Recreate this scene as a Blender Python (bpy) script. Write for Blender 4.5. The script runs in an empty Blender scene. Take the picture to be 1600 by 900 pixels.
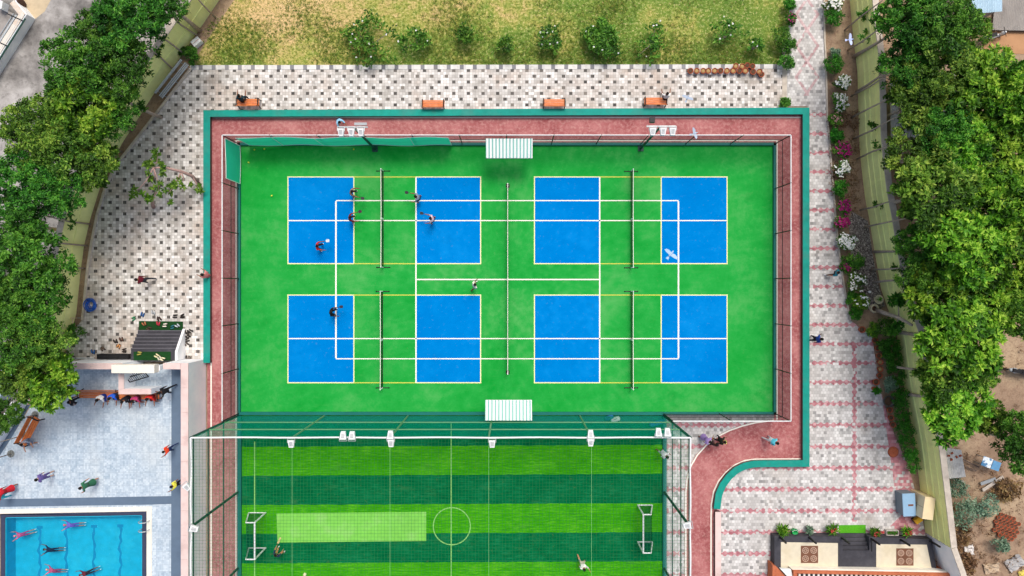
EXPOSURE = 0.1
import bpy, math, random
import numpy as np
from mathutils import Vector, Matrix
random.seed(7)
RNG = np.random.default_rng(11)
SC = bpy.context.scene
COL = SC.collection
H, S = 47.0, 22.4            # camera height (m), photo pixels per metre on the ground
PI = math.pi

def W(px, py, z=0.0):
    k = (H - z) / H
    return Vector(((px - 800) / S * k, (450 - py) / S * k, z))

def lin(h):
    h = h.lstrip('#')
    out = []
    for i in (0, 2, 4):
        c = int(h[i:i+2], 16) / 255
        out.append(c / 12.92 if c <= .04045 else ((c + .055) / 1.055) ** 2.4)
    return tuple(out)

# ------------------------------------------------------------------ materials
class NT:
    def __init__(s, name):
        s.m = bpy.data.materials.new(name); s.m.use_nodes = True
        s.t = s.m.node_tree; s.t.nodes.clear()
        s.out = s.t.nodes.new('ShaderNodeOutputMaterial')
    def n(s, typ, **kw):
        nd = s.t.nodes.new(typ)
        for k, v in kw.items(): setattr(nd, k, v)
        return nd
    def set(s, sock, v):
        if hasattr(v, 'is_output') or isinstance(v, bpy.types.NodeSocket): s.t.links.new(v, sock)
        elif isinstance(v, (tuple, list)) and len(v) == 3 and sock.type == 'RGBA': sock.default_value = (*v, 1)
        else: sock.default_value = v
    def math(s, op, a, b=0.0, c=0.0):
        nd = s.n('ShaderNodeMath', operation=op)
        s.set(nd.inputs[0], a); s.set(nd.inputs[1], b); s.set(nd.inputs[2], c)
        return nd.outputs[0]
    def mix(s, f, a, b, blend='MIX'):
        nd = s.n('ShaderNodeMix', data_type='RGBA', blend_type=blend)
        s.set(nd.inputs[0], f); s.set(nd.inputs[6], a); s.set(nd.inputs[7], b)
        return nd.outputs[2]
    def pos(s):
        tc = s.n('ShaderNodeTexCoord'); return tc.outputs['Object']
    def xyz(s, v):
        nd = s.n('ShaderNodeSeparateXYZ'); s.set(nd.inputs[0], v); return nd.outputs
    def comb(s, x, y, z=0.0):
        nd = s.n('ShaderNodeCombineXYZ'); s.set(nd.inputs[0], x); s.set(nd.inputs[1], y); s.set(nd.inputs[2], z); return nd.outputs[0]
    def scale(s, v, sc):
        nd = s.n('ShaderNodeVectorMath', operation='MULTIPLY'); s.set(nd.inputs[0], v); nd.inputs[1].default_value = sc; return nd.outputs[0]
    def noise(s, v, sc, det=3.0, rough=.55):
        nd = s.n('ShaderNodeTexNoise'); s.set(nd.inputs['Vector'], v); nd.inputs['Scale'].default_value = sc
        nd.inputs['Detail'].default_value = det; nd.inputs['Roughness'].default_value = rough
        return nd.outputs[0]
    def white(s, v):
        nd = s.n('ShaderNodeTexWhiteNoise', noise_dimensions='3D'); s.set(nd.inputs['Vector'], v); return nd.outputs['Value']
    def ramp(s, f, pts):
        nd = s.n('ShaderNodeValToRGB'); s.set(nd.inputs[0], f)
        e = nd.color_ramp.elements
        while len(e) < len(pts): e.new(.5)
        for el, (p, c) in zip(e, pts): el.position = p; el.color = (*c, 1)
        return nd.outputs[0]
    def rng(s, v, a, b, c=0.0, d=1.0):
        nd = s.n('ShaderNodeMapRange'); s.set(nd.inputs[0], v)
        for i, q in enumerate((a, b, c, d)): nd.inputs[i+1].default_value = q
        return nd.outputs[0]
    def bsdf(s, col, rough=.8, metal=0.0, bump=None, bstr=.3, bdist=.02, spec=.3, normal=None):
        p = s.n('ShaderNodeBsdfPrincipled')
        s.set(p.inputs['Base Color'], col); s.set(p.inputs['Roughness'], rough)
        p.inputs['Metallic'].default_value = metal; p.inputs['Specular IOR Level'].default_value = spec
        if bump is not None:
            b = s.n('ShaderNodeBump'); s.set(b.inputs['Height'], bump)
            b.inputs['Strength'].default_value = bstr; b.inputs['Distance'].default_value = bdist
            s.t.links.new(b.outputs[0], p.inputs['Normal'])
        return p.outputs[0]
    def done(s, sh):
        s.t.links.new(sh, s.out.inputs['Surface']); return s.m

def mul(c, f): return tuple(min(1, x * f) for x in c)

_MC = {}
def pm(name, hexc, var=.18, sc=6.0, rough=.75, metal=0.0, bump=.2, spec=.3, dirt=None, dirtsc=.8):
    """plain procedural material: base colour broken up by two noises and an optional stain colour"""
    if name in _MC: return _MC[name]
    t = NT(name); c = lin(hexc) if isinstance(hexc, str) else hexc
    p = t.pos(); n1 = t.noise(p, sc, 4); n2 = t.noise(p, sc * .13, 2)
    f = t.math('ADD', t.math('MULTIPLY', n1, .6), t.math('MULTIPLY', n2, .4))
    col = t.ramp(f, [(.3, mul(c, 1 - var)), (.7, mul(c, 1 + var))])
    if dirt:
        col = t.mix(t.rng(t.noise(p, dirtsc, 5, .65), .5, .75, 0, .7), col, lin(dirt))
    _MC[name] = t.done(t.bsdf(col, rough, metal, n1, bump, .01, spec))
    return _MC[name]

def leafmat(name, stops, transl=.3):
    t = NT(name)
    a = t.n('ShaderNodeAttribute'); a.attribute_name = 'tone'
    col = t.ramp(a.outputs['Fac'], [(i / (len(stops) - 1), lin(c)) for i, c in enumerate(stops)])
    oi = t.n('ShaderNodeObjectInfo')
    hsv = t.n('ShaderNodeHueSaturation'); t.set(hsv.inputs['Color'], col)
    t.set(hsv.inputs['Value'], t.rng(oi.outputs['Random'], 0, 1, .85, 1.15))
    t.set(hsv.inputs['Hue'], t.rng(oi.outputs['Random'], 0, 1, .488, .51))
    col = hsv.outputs[0]
    p = t.n('ShaderNodeBsdfPrincipled'); t.set(p.inputs['Base Color'], col); p.inputs['Roughness'].default_value = .5
    p.inputs['Specular IOR Level'].default_value = .3
    tr = t.n('ShaderNodeBsdfTranslucent'); t.set(tr.inputs[0], col)
    m = t.n('ShaderNodeMixShader'); m.inputs[0].default_value = transl
    t.t.links.new(p.outputs[0], m.inputs[1]); t.t.links.new(tr.outputs[0], m.inputs[2])
    return t.done(m.outputs[0])

def clothmat(name, hexc, opacity, grid=0.0):
    """woven mesh: gaps let part of the light and the view through"""
    t = NT(name); p = t.pos()
    n = t.noise(p, 3.0, 3)
    col = t.ramp(n, [(.3, mul(lin(hexc), .85)), (.7, mul(lin(hexc), 1.1))])
    d = t.n('ShaderNodeBsdfDiffuse'); t.set(d.inputs[0], col)
    tr0 = t.n('ShaderNodeBsdfTranslucent'); t.set(tr0.inputs[0], col)
    md = t.n('ShaderNodeMixShader'); md.inputs[0].default_value = .35
    t.t.links.new(d.outputs[0], md.inputs[1]); t.t.links.new(tr0.outputs[0], md.inputs[2])
    tp = t.n('ShaderNodeBsdfTransparent')
    m = t.n('ShaderNodeMixShader')
    t.set(m.inputs[0], t.math('ADD', opacity - .04, t.math('MULTIPLY', n, .08)))
    t.t.links.new(tp.outputs[0], m.inputs[1]); t.t.links.new(md.outputs[0], m.inputs[2])
    return t.done(m.outputs[0])

# ------------------------------------------------------------------ mesh builder
class M:
    def __init__(s): s.v = []; s.f = []; s.mi = []; s.tone = None
    def add(s, vs, fs, mi=0):
        o = len(s.v); s.v += [tuple(v) for v in vs]
        for f in fs: s.f.append(tuple(i + o for i in f)); s.mi.append(mi)
        return s
    def box(s, c, d, rz=0.0, mi=0, mat=None):
        hx, hy, hz = d[0]/2, d[1]/2, d[2]/2
        vs = [Vector((x, y, z)) for z in (-hz, hz) for x, y in ((-hx, -hy), (hx, -hy), (hx, hy), (-hx, hy))]
        R = mat if mat is not None else Matrix.Rotation(rz, 3, 'Z')
        vs = [R @ v + Vector(c) for v in vs]
        s.add(vs, [(3,2,1,0), (4,5,6,7), (0,1,5,4), (1,2,6,5), (2,3,7,6), (3,0,4,7)], mi); return s
    def tube(s, p0, p1, r0, r1=None, n=8, mi=0):
        if r1 is None: r1 = r0
        p0, p1 = Vector(p0), Vector(p1); d = p1 - p0
        if d.length < 1e-6: return s
        d.normalize(); a = d.orthogonal().normalized(); b = d.cross(a)
        vs = []
        for p, r in ((p0, r0), (p1, r1)):
            for i in range(n):
                t = 2*PI*i/n; vs.append(p + a*(r*math.cos(t)) + b*(r*math.sin(t)))
        fs = [(i, (i+1)%n, n+(i+1)%n, n+i) for i in range(n)]
        fs += [tuple(range(n-1, -1, -1)), tuple(range(n, 2*n))]
        s.add(vs, fs, mi); return s
    def path(s, pts, rs, n=7, mi=0):
        """smooth tapered tube along points"""
        pts = [Vector(p) for p in pts]; vs = []; a = None
        for i, p in enumerate(pts):
            d = (pts[min(i+1, len(pts)-1)] - pts[max(i-1, 0)]).normalized()
            if a is None: a = d.orthogonal().normalized()
            a = (a - d * a.dot(d)).normalized(); b = d.cross(a)
            r = rs[i] if isinstance(rs, (list, tuple)) else rs
            for k in range(n):
                t = 2*PI*k/n; vs.append(p + a*(r*math.cos(t)) + b*(r*math.sin(t)))
        fs = [(i*n+k, i*n+(k+1)%n, (i+1)*n+(k+1)%n, (i+1)*n+k) for i in range(len(pts)-1) for k in range(n)]
        fs += [tuple(range(n-1, -1, -1)), tuple(range((len(pts)-1)*n, len(pts)*n))]
        s.add(vs, fs, mi); return s
    def prism(s, pts, z0, z1, mi=0):
        n = len(pts)
        ar = sum(pts[i][0]*pts[(i+1)%n][1] - pts[(i+1)%n][0]*pts[i][1] for i in range(n))
        if ar < 0: pts = list(reversed(pts))
        vs = [(p[0], p[1], z0) for p in pts] + [(p[0], p[1], z1) for p in pts]
        fs = [tuple(range(n-1, -1, -1)), tuple(range(n, 2*n))] + [(i, (i+1)%n, n+(i+1)%n, n+i) for i in range(n)]
        s.add(vs, fs, mi); return s
    def sheet(s, pts, z, mi=0):
        n = len(pts)
        ar = sum(pts[i][0]*pts[(i+1)%n][1] - pts[(i+1)%n][0]*pts[i][1] for i in range(n))
        if ar < 0: pts = list(reversed(pts))
        s.add([(p[0], p[1], z) for p in pts], [tuple(range(n))], mi); return s
    def quad(s, a, b, c, d, mi=0): return s.add([a, b, c, d], [(0,1,2,3)], mi); return s
    def lathe(s, c, prof, n=14, mi=0):
        c = Vector(c); vs = []
        for r, z in prof:
            for i in range(n):
                t = 2*PI*i/n; vs.append(c + Vector((r*math.cos(t), r*math.sin(t), z)))
        k = len(prof)
        fs = [(j*n+i, j*n+(i+1)%n, (j+1)*n+(i+1)%n, (j+1)*n+i) for j in range(k-1) for i in range(n)]
        fs += [tuple(range(n-1, -1, -1)), tuple(range((k-1)*n, k*n))]
        s.add(vs, fs, mi); return s
    def ball(s, c, r, n=10, m=6, mi=0):
        if not hasattr(r, '__len__'): r = (r, r, r)
        c = Vector(c); vs = [c + Vector((0, 0, -r[2]))]
        for j in range(1, m):
            ph = -PI/2 + PI*j/m
            for i in range(n):
                t = 2*PI*i/n; vs.append(c + Vector((r[0]*math.cos(ph)*math.cos(t), r[1]*math.cos(ph)*math.sin(t), r[2]*math.sin(ph))))
        vs.append(c + Vector((0, 0, r[2]))); L = len(vs) - 1
        fs = [(0, 1+(i+1)%n, 1+i) for i in range(n)]
        for j in range(m-2):
            o = 1 + j*n
            fs += [(o+i, o+(i+1)%n, o+n+(i+1)%n, o+n+i) for i in range(n)]
        o = 1 + (m-2)*n
        fs += [(o+i, o+(i+1)%n, L) for i in range(n)]
        s.add(vs, fs, mi); return s
    def sweep(s, line, prof, closed=False, mi=0):
        """profile (offset to the left of the walk, z) carried along a ground polyline with mitred corners"""
        L = [Vector((p[0], p[1])) for p in line]; n = len(L); k = len(prof); vs = []
        for i in range(n):
            if closed: a, b = L[i]-L[i-1], L[(i+1)%n]-L[i]
            else: a = L[i]-L[i-1] if i else L[1]-L[0]; b = L[i+1]-L[i] if i < n-1 else L[-1]-L[-2]
            a = a.normalized(); b = b.normalized()
            na, nb = Vector((-a.y, a.x)), Vector((-b.y, b.x)); m = (na+nb).normalized()
            m = m / max(.35, m.dot(na))
            for d, z in prof: vs.append((L[i].x + m.x*d, L[i].y + m.y*d, z))
        fs = []
        for i in range(n if closed else n-1):
            j = (i+1) % n
            for q in range(k): fs.append((i*k+q, i*k+(q+1)%k, j*k+(q+1)%k, j*k+q))
        if not closed: fs += [tuple(range(k)), tuple(range(n*k-1, (n-1)*k-1, -1))]
        s.add(vs, fs, mi); return s
    def build(s, name, mats, parent=None, smooth=False, origin=None):
        me = bpy.data.meshes.new(name)
        o0 = Vector(origin) if origin is not None else None
        vs = s.v if o0 is None else [(v[0]-o0.x, v[1]-o0.y, v[2]-o0.z) for v in s.v]
        me.from_pydata(vs, [], s.f)
        if not isinstance(mats, (list, tuple)): mats = [mats]
        for m in mats: me.materials.append(m)
        me.polygons.foreach_set('material_index', s.mi)
        if smooth: me.polygons.foreach_set('use_smooth', [True]*len(s.f))
        if s.tone is not None:
            at = me.attributes.new('tone', 'FLOAT', 'FACE'); at.data.foreach_set('value', np.asarray(s.tone, dtype=np.float32))
        me.update()
        o = bpy.data.objects.new(name, me); COL.objects.link(o)
        if parent is not None: o.parent = parent
        elif o0 is not None: o.location = o0
        return o

def tag(o, label=None, cat=None, group=None, kind=None):
    if label: o['label'] = label
    if cat: o['category'] = cat
    if group: o['group'] = group
    if kind: o['kind'] = kind
    return o
def thing(name, loc, label, cat, group=None, rz=0.0, sc=1.0):
    o = bpy.data.objects.new(name, None); COL.objects.link(o)
    o.empty_display_size = .2; o.location = loc; o.rotation_euler = (0, 0, rz); o.scale = (sc, sc, sc)
    return tag(o, label, cat, group)
def struct(o): o['kind'] = 'structure'; return o
def copy_tree(o, parent=None):
    c = o.copy(); COL.objects.link(c)
    if parent is not None: c.parent = parent
    for ch in list(o.children): copy_tree(ch, c)
    return c
def place(proto, loc, label, group=None, rz=None, sc=None):
    """first call uses the prototype itself, later calls copy it"""
    o = proto if not proto.get('used_once') else copy_tree(proto)
    if not proto.get('used_once'): proto['used_once'] = 1
    o.location = loc; o['label'] = label
    if group: o['group'] = group
    if rz is not None: o.rotation_euler = (0, 0, rz)
    if sc is not None: o.scale = (sc, sc, sc) if not hasattr(sc, '__len__') else sc
    return o
def P(*pts, z=0.0): return [W(x, y, z) for x, y in pts]

# ------------------------------------------------------------------ leaves
def leaves(m, centres, radii, n, size, aspect=.42, up=.35, tone_j=.22, rosette=False, ctone=None):
    """adds n leaf-shaped faces to each clump; tone is the leaf's own random colour"""
    if m.tone is None: m.tone = [.5]*len(m.f)
    cs = np.asarray(centres, float); k = len(cs); rad = np.broadcast_to(np.asarray(radii, float), (k,))
    for i in range(k):
        u = RNG.normal(size=(n, 3)); u /= np.linalg.norm(u, axis=1)[:, None]
        u[:, 2] = np.where(RNG.random(n) < .75, np.abs(u[:, 2]), u[:, 2])
        rr = rad[i] * RNG.random(n)**.5
        pos = cs[i] + u * rr[:, None] * np.array([1, 1, .8])
        if rosette:
            ax = u * np.array([1, 1, .5]) + RNG.normal(size=(n, 3))*.25; ax /= np.linalg.norm(ax, axis=1)[:, None]
            nr = np.array([0, 0, 1.0]) + RNG.normal(size=(n, 3))*.35
        else:
            ax = RNG.normal(size=(n, 3)); ax[:, 2] *= .5; ax /= np.linalg.norm(ax, axis=1)[:, None]
            nr = u*.6 + np.array([0, 0, up]) + RNG.normal(size=(n, 3))*.35
        sd = np.cross(nr, ax); sd /= np.linalg.norm(sd, axis=1)[:, None] + 1e-9
        nr2 = np.cross(ax, sd)
        L = size * (.65 + .7*RNG.random(n))[:, None]; wv = L*aspect
        a = pos - ax*L*.5; b = pos + sd*wv*.5 + nr2*L*.06; c = pos + ax*L*.5 - nr2*L*.05; d = pos - sd*wv*.5 + nr2*L*.06
        o = len(m.v)
        vv = np.stack([a, b, c, d], 1).reshape(-1, 3)
        m.v += [tuple(q) for q in vv.tolist()]
        m.f += [(o+4*q, o+4*q+1, o+4*q+2, o+4*q+3) for q in range(n)]
        m.mi += [0]*n
        base = .5 if ctone is None else ctone[i]
        m.tone += list(np.clip(base + RNG.normal(size=n)*tone_j, 0, 1))
    return m

def crown_mesh(R=2.3, flat=.72, lobes=9, per=9, n=70, size=.24, rosette=False, seed=0, cr=(.32, .62)):
    r = random.Random(seed); cs = []; rad = []; ct = []
    L = []
    for tries in range(4000):
        if len(L) >= lobes: break
        a = r.uniform(0, 2*PI); q = R*.85*math.sqrt(r.random())*(1 + .12*math.sin(3*a + seed))
        lc = Vector((q*math.cos(a), q*math.sin(a), R*flat*(.75*math.sqrt(max(0, 1-(q/R)**2))*r.uniform(.1, 1) - .25)))
        lr = R*r.uniform(.17, .31)
        if all((lc-c).length > (lr+s_)*.84 for c, s_ in L): L.append((lc, lr))
    for lc, lr in L:
        lt = r.uniform(.22, .78)
        for k in range(per):
            d = Vector((r.gauss(0, 1), r.gauss(0, 1), abs(r.gauss(0, 1)) if r.random() < .9 else r.gauss(0, .8))).normalized()
            cs.append(lc + d*lr*r.uniform(.65, 1.1)); rad.append(lr*r.uniform(.5, .75)); ct.append(lt + r.uniform(-.15, .15))
    m = M(); leaves(m, cs, rad, n, size, rosette=rosette, ctone=ct)
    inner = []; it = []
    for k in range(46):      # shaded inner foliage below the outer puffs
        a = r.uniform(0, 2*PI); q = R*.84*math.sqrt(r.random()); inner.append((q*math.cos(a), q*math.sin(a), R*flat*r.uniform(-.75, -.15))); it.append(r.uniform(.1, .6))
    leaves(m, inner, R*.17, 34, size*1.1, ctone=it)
    return m, cs

# ------------------------------------------------------------------ people
HANDS = {}
def col(hexc, kind='cloth'):
    k = kind + '_' + hexc.lstrip('#')
    if k not in _MC: pm(k, hexc, .12, 18, .85 if kind != 'skin' else .6, 0, .15)
    return _MC[k]

def person(loc, heading, label, shirt='#a02020', pants='#202530', skin='#8a5a40', hair='#15100e', shoes='#e0e0e0', lean=8, arms=((15, 12, 20), (15, 12, 20)),
           legs=((5, 5, 5), (-5, 5, 5)), h=1.7, seat=None, hip_z=None, bare_legs=True, long_sleeve=False, prone=False, hairlen=0, group=None, name='person', dress=False, cap=None):
    """one continuous skinned body in the given pose, facing +X before the heading turn.
    arms/legs are (forward pitch, outward spread, joint bend) for left and right, in degrees."""
    R = math.radians; s = h/1.7
    up = Vector((math.sin(R(lean)), 0, math.cos(R(lean)))); hu = Vector((math.sin(R(lean*.6)), 0, math.cos(R(lean*.6))))
    if prone: hu = Vector((math.sin(R(lean*.92)), 0, math.cos(R(lean*.92))))
    J = []; Rr = []; E = []
    def add(p, r, par=None):
        J.append(Vector(p)); Rr.append(r); i = len(J)-1
        if par is not None: E.append((par, i))
        return i
    reg = []
    pel = add((0, 0, 0), .14); sp = add(up*.2, .13, pel); ch = add(up*.4, .155, sp); nk = add(up*.53, .055, ch)
    hb = add(J[nk] + hu*.09, .078, nk); hm = add(J[hb] + hu*.07 + Vector((.01, 0, 0)), .095, hb); ht = add(J[hm] + hu*.075, .07, hm)
    reg += [('pants', 0, 1), ('shirt', 1, 2), ('shirt', 2, 3), ('skin', 3, 4), ('skin', 4, 5), ('skin', 5, 6)]
    hands = []
    for sd, (a, b, e) in ((1, arms[0]), (-1, arms[1])):
        sh = add(J[ch] + up*.07 + Vector((0, .19*sd, 0)), .075, ch)
        def dr(pi): return Vector((math.sin(R(pi))*math.cos(R(b)), sd*math.sin(R(b)), -math.cos(R(pi))*math.cos(R(b))))
        el = add(J[sh] + dr(a)*.28, .052, sh)
        fd = Vector((math.sin(R(a+e)), sd*math.sin(R(b))*.4, -math.cos(R(a+e)))).normalized()
        wr = add(J[el] + fd*.25, .03, el); hd = add(J[wr] + fd*.085, .034, wr)
        E_ = [('shirt', ch, sh), ('shirt', sh, el), ('shirt' if long_sleeve else 'skin', el, wr), ('skin', wr, hd)]
        reg += E_; hands.append((J[hd].copy(), fd, sd))
    feet = []
    for sd, (a, b, k) in ((1, legs[0]), (-1, legs[1])):
        hp = add(Vector((0, .09*sd, -.06)), .095, pel)
        td = Vector((math.sin(R(a))*math.cos(R(b)), sd*math.sin(R(b)), -math.cos(R(a))*math.cos(R(b))))
        kn = add(J[hp] + td*.42, .06, hp)
        sdv = Vector((math.sin(R(a-k)), sd*math.sin(R(b))*.5, -math.cos(R(a-k)))).normalized()
        cf = add(J[kn] + sdv*.15, .058, kn); an = add(J[kn] + sdv*.41, .04, cf)
        toe = Vector((1, 0, -.15)) if not prone else sdv
        ft = add(J[an] + toe.normalized()*.15 + Vector((0, 0, -.035 if not prone else 0)), .036, an)
        lowr = 'skin' if bare_legs else 'pants'
        reg += [('pants', pel, hp), ('pants', hp, kn), (lowr, kn, cf), (lowr, cf, an), ('shoe', an, ft)]
        feet.append(an)
    zmin = min(J[i].z for i in feet) - .075
    dz = -zmin if seat is None else seat/s + .13
    if hip_z is not None: dz = hip_z/s
    me = bpy.data.meshes.new('tmp'); me.from_pydata([tuple(j) for j in J], E, [])
    ob = bpy.data.objects.new('tmp', me); COL.objects.link(ob)
    ob.modifiers.new('sk', 'SKIN'); sv = me.skin_vertices[0].data
    for i, r in enumerate(Rr):
        sv[i].radius = (r, r)
    sv[0].use_root = True
    for i in (1, 2): sv[i].radius = (Rr[i]*1.25, Rr[i]*.88)
    ss = ob.modifiers.new('ss', 'SUBSURF'); ss.levels = 2; ss.render_levels = 2
    dg = bpy.context.evaluated_depsgraph_get(); ev = ob.evaluated_get(dg)
    em = bpy.data.meshes.new_from_object(ev)
    vs = [v.co.copy() for v in em.vertices]; fs = [tuple(p.vertices) for p in em.polygons]
    bpy.data.objects.remove(ob); bpy.data.meshes.remove(me); bpy.data.meshes.remove(em)
    MI = {'skin': 0, 'shirt': 1, 'pants': 2, 'shoe': 3}
    m = M(); m.v = [tuple(v) for v in vs]; m.f = fs
    segs = [(k, J[a], J[b]) for k, a, b in reg]
    for f in fs:
        c = sum((vs[i] for i in f), Vector())/len(f); best = None
        for k, a, b in segs:
            d = b - a; t = max(0, min(1, (c-a).dot(d)/max(1e-9, d.length_squared))); q = (c - a - d*t).length
            if best is None or q < best[0]: best = (q, k)
        m.mi.append(MI[best[1]])
    # face: nose, eyes, mouth, ears
    fwd = Vector((math.cos(R(lean*.6)), 0, -math.sin(R(lean*.6)))) if not prone else Vector((math.cos(R(lean*.92)), 0, -math.sin(R(lean*.92))))
    hc = J[hm]
    m.tube(hc + fwd*.085 + hu*.015, hc + fwd*.118 - hu*.02, .008, .016, 5)
    for sd in (1, -1):
        m.ball(hc + fwd*.088 + hu*.018 + Vector((0, .034*sd, 0)), .011, 6, 4, 4)
        m.ball(hc + Vector((0, .098*sd, 0)) - fwd*.005, (.02, .01, .03), 6, 4)
    m.tube(hc + fwd*.088 - hu*.052 + Vector((0, -.025, 0)), hc + fwd*.088 - hu*.052 + Vector((0, .025, 0)), .007, .007, 5, 5)
    # five bent fingers on each hand
    for hp, fd, sd in hands:
        lat = Vector((0, 1, 0)).cross(fd).normalized()
        pn = fd.cross(lat).normalized()
        for q, ln in ((-1.5, .062), (-.5, .074), (.5, .068), (1.5, .052)):
            b0 = hp + lat*(q*.016); k1 = b0 + fd*(ln*.55+.02) - pn*sd*.006; k2 = k1 + (fd*.8 - pn*sd*.6).normalized()*ln*.5
            m.path([b0, k1, k2], [.0095, .0085, .006], 5)
        b0 = hp - fd*.03 + lat*.03; m.path([b0, b0 + (fd*.5+lat*.8)*.04, b0 + (fd*.9+lat*.5)*.065], [.011, .009, .007], 5)
    ma = [col(skin, 'skin'), col(shirt), col(pants), col(shoes), col('#101010', 'eye'), col('#7a3a36', 'lip')]
    if dress:   # skirt or long tunic hem
        k = 12; ring = []
        for zz, rr in ((.06, .15), (-.25, .2), (-.55, .25)):
            ring.append([(rr*math.cos(2*PI*i/k)*.9, rr*math.sin(2*PI*i/k), zz) for i in range(k)])
        o = len(m.v); m.v += sum(ring, []);
        for j in range(2):
            for i in range(k): m.f.append((o+j*k+i, o+j*k+(i+1)%k, o+(j+1)*k+(i+1)%k, o+(j+1)*k+i)); m.mi.append(1)
    root = thing(name, loc, label, 'person', group, R(heading), s)
    m.v = [(v[0], v[1], v[2]+dz) for v in m.v]
    m.build('body', ma, root, True)
    hm_ = M(); hcz = hc + Vector((0, 0, dz)); n = 12
    hr = .108
    rings = []
    X = fwd; Y = Vector((0, 1, 0)); Z = hu
    for j in range(7):
        ph = R(90 - j*(17 + 4*hairlen)); rings.append([])
        for i in range(n):
            t = 2*PI*i/n; back = .5 - .5*math.cos(t)
            p2 = R(90 - j*(9 + (10 + 2.5*hairlen)*back))
            rings[-1].append(hcz + Z*.012 + (X*math.cos(t)*math.cos(p2) + Y*math.sin(t)*math.cos(p2) + Z*math.sin(p2))*hr*(1+.04*math.sin(5*t+j)) + Z*(.012))
    for j in range(6):
        o = len(hm_.v); hm_.v += [tuple(q) for q in rings[j]+rings[j+1]]
        for i in range(n): hm_.f.append((o+i, o+(i+1)%n, o+n+(i+1)%n, o+n+i)); hm_.mi.append(0)
    hm_.build('hair' if not cap else 'cap', col(cap or hair, 'hair'), root, True)
    HANDS[root.name] = [(hp + Vector((0, 0, dz)), fd, root) for hp, fd, sd in hands]
    return root
# ================================================================== camera, light
cam = bpy.data.cameras.new('camera'); co = bpy.data.objects.new('camera', cam); COL.objects.link(co)
co.location = (0, 0, H); co.rotation_euler = (0, 0, 0)
cam.sensor_width = 36; cam.lens = 36*H/(1600/S); cam.clip_end = 5000; SC.camera = co
w = bpy.data.worlds.new('World'); SC.world = w; w.use_nodes = True
nt = w.node_tree; bg = nt.nodes['Background']
sky = nt.nodes.new('ShaderNodeTexSky'); sky.sky_type = 'NISHITA'; sky.sun_disc = False
SUN_EL, SUN_AZ = math.radians(62), math.radians(16)
sky.sun_elevation = SUN_EL; sky.sun_rotation = SUN_AZ; sky.air_density = 1.0; sky.dust_density = 6.0; sky.ozone_density = .6
nt.links.new(sky.outputs[0], bg.inputs[0]); bg.inputs[1].default_value = .15
sl = bpy.data.lights.new('sun', 'SUN'); sl.energy = 1.45; sl.angle = math.radians(18); sl.color = (1, .98, .95)
so = bpy.data.objects.new('sun', sl); COL.objects.link(so)
sdir = Vector((math.sin(SUN_AZ)*math.cos(SUN_EL), math.cos(SUN_AZ)*math.cos(SUN_EL), math.sin(SUN_EL)))
so.rotation_euler = sdir.to_track_quat('Z', 'Y').to_euler(); so.location = (0, 0, 80)
SC.view_settings.view_transform = 'Standard'; SC.view_settings.look = 'None'; SC.view_settings.gamma = 1
SC.view_settings.exposure = EXPOSURE

# ================================================================== ground materials
def mat_dirt():
    t = NT('dirt'); p = t.pos()
    a = t.noise(p, .25, 5, .6); b = t.noise(p, 3.0, 5, .7); c = t.noise(p, 14.0, 3, .7)
    base = t.ramp(a, [(.3, lin('#85705e')), (.5, lin('#9f8872')), (.72, lin('#bba688'))])
    base = t.mix(t.rng(b, .48, .75, 0, .75), base, lin('#6d5444'))
    base = t.mix(t.rng(c, .56, .72, 0, .7), base, lin('#5f4a3a'))
    return t.done(t.bsdf(base, .95, 0, t.math('ADD', b, t.math('MULTIPLY', c, .5)), .6, .05, .1))
def mat_lawn():  # dry tan turf with green patches
    t = NT('dry_lawn'); p = t.pos()
    x, y, z = t.xyz(p)
    a = t.noise(p, .22, 4, .6); b = t.noise(p, 1.6, 5, .7); c = t.noise(p, 5.5, 6, .85)
    g = t.math('ADD', t.math('MULTIPLY', a, .9), t.math('MULTIPLY', b, .55))
    g = t.math('ADD', g, t.math('MULTIPLY', t.rng(x, -19, 6, -.2, .03), 1.0))
    g = t.math('ADD', g, t.rng(y, 18.5, 15.7, 0, .1))
    col_ = t.ramp(t.rng(g, .36, .92), [(.12, lin('#d6b684')), (.32, lin('#c4ad70')), (.5, lin('#a3a452')), (.72, lin('#74903a')), (1, lin('#4f7a2a'))])
    col_ = t.mix(t.rng(c, .5, .57, 0, .9), col_, lin('#5f6e30'))
    col_ = t.mix(t.rng(c, .47, .38, 0, .7), col_, lin('#e6cc9a'))
    return t.done(t.bsdf(col_, .95, 0, c, .8, .06, .1))
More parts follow.
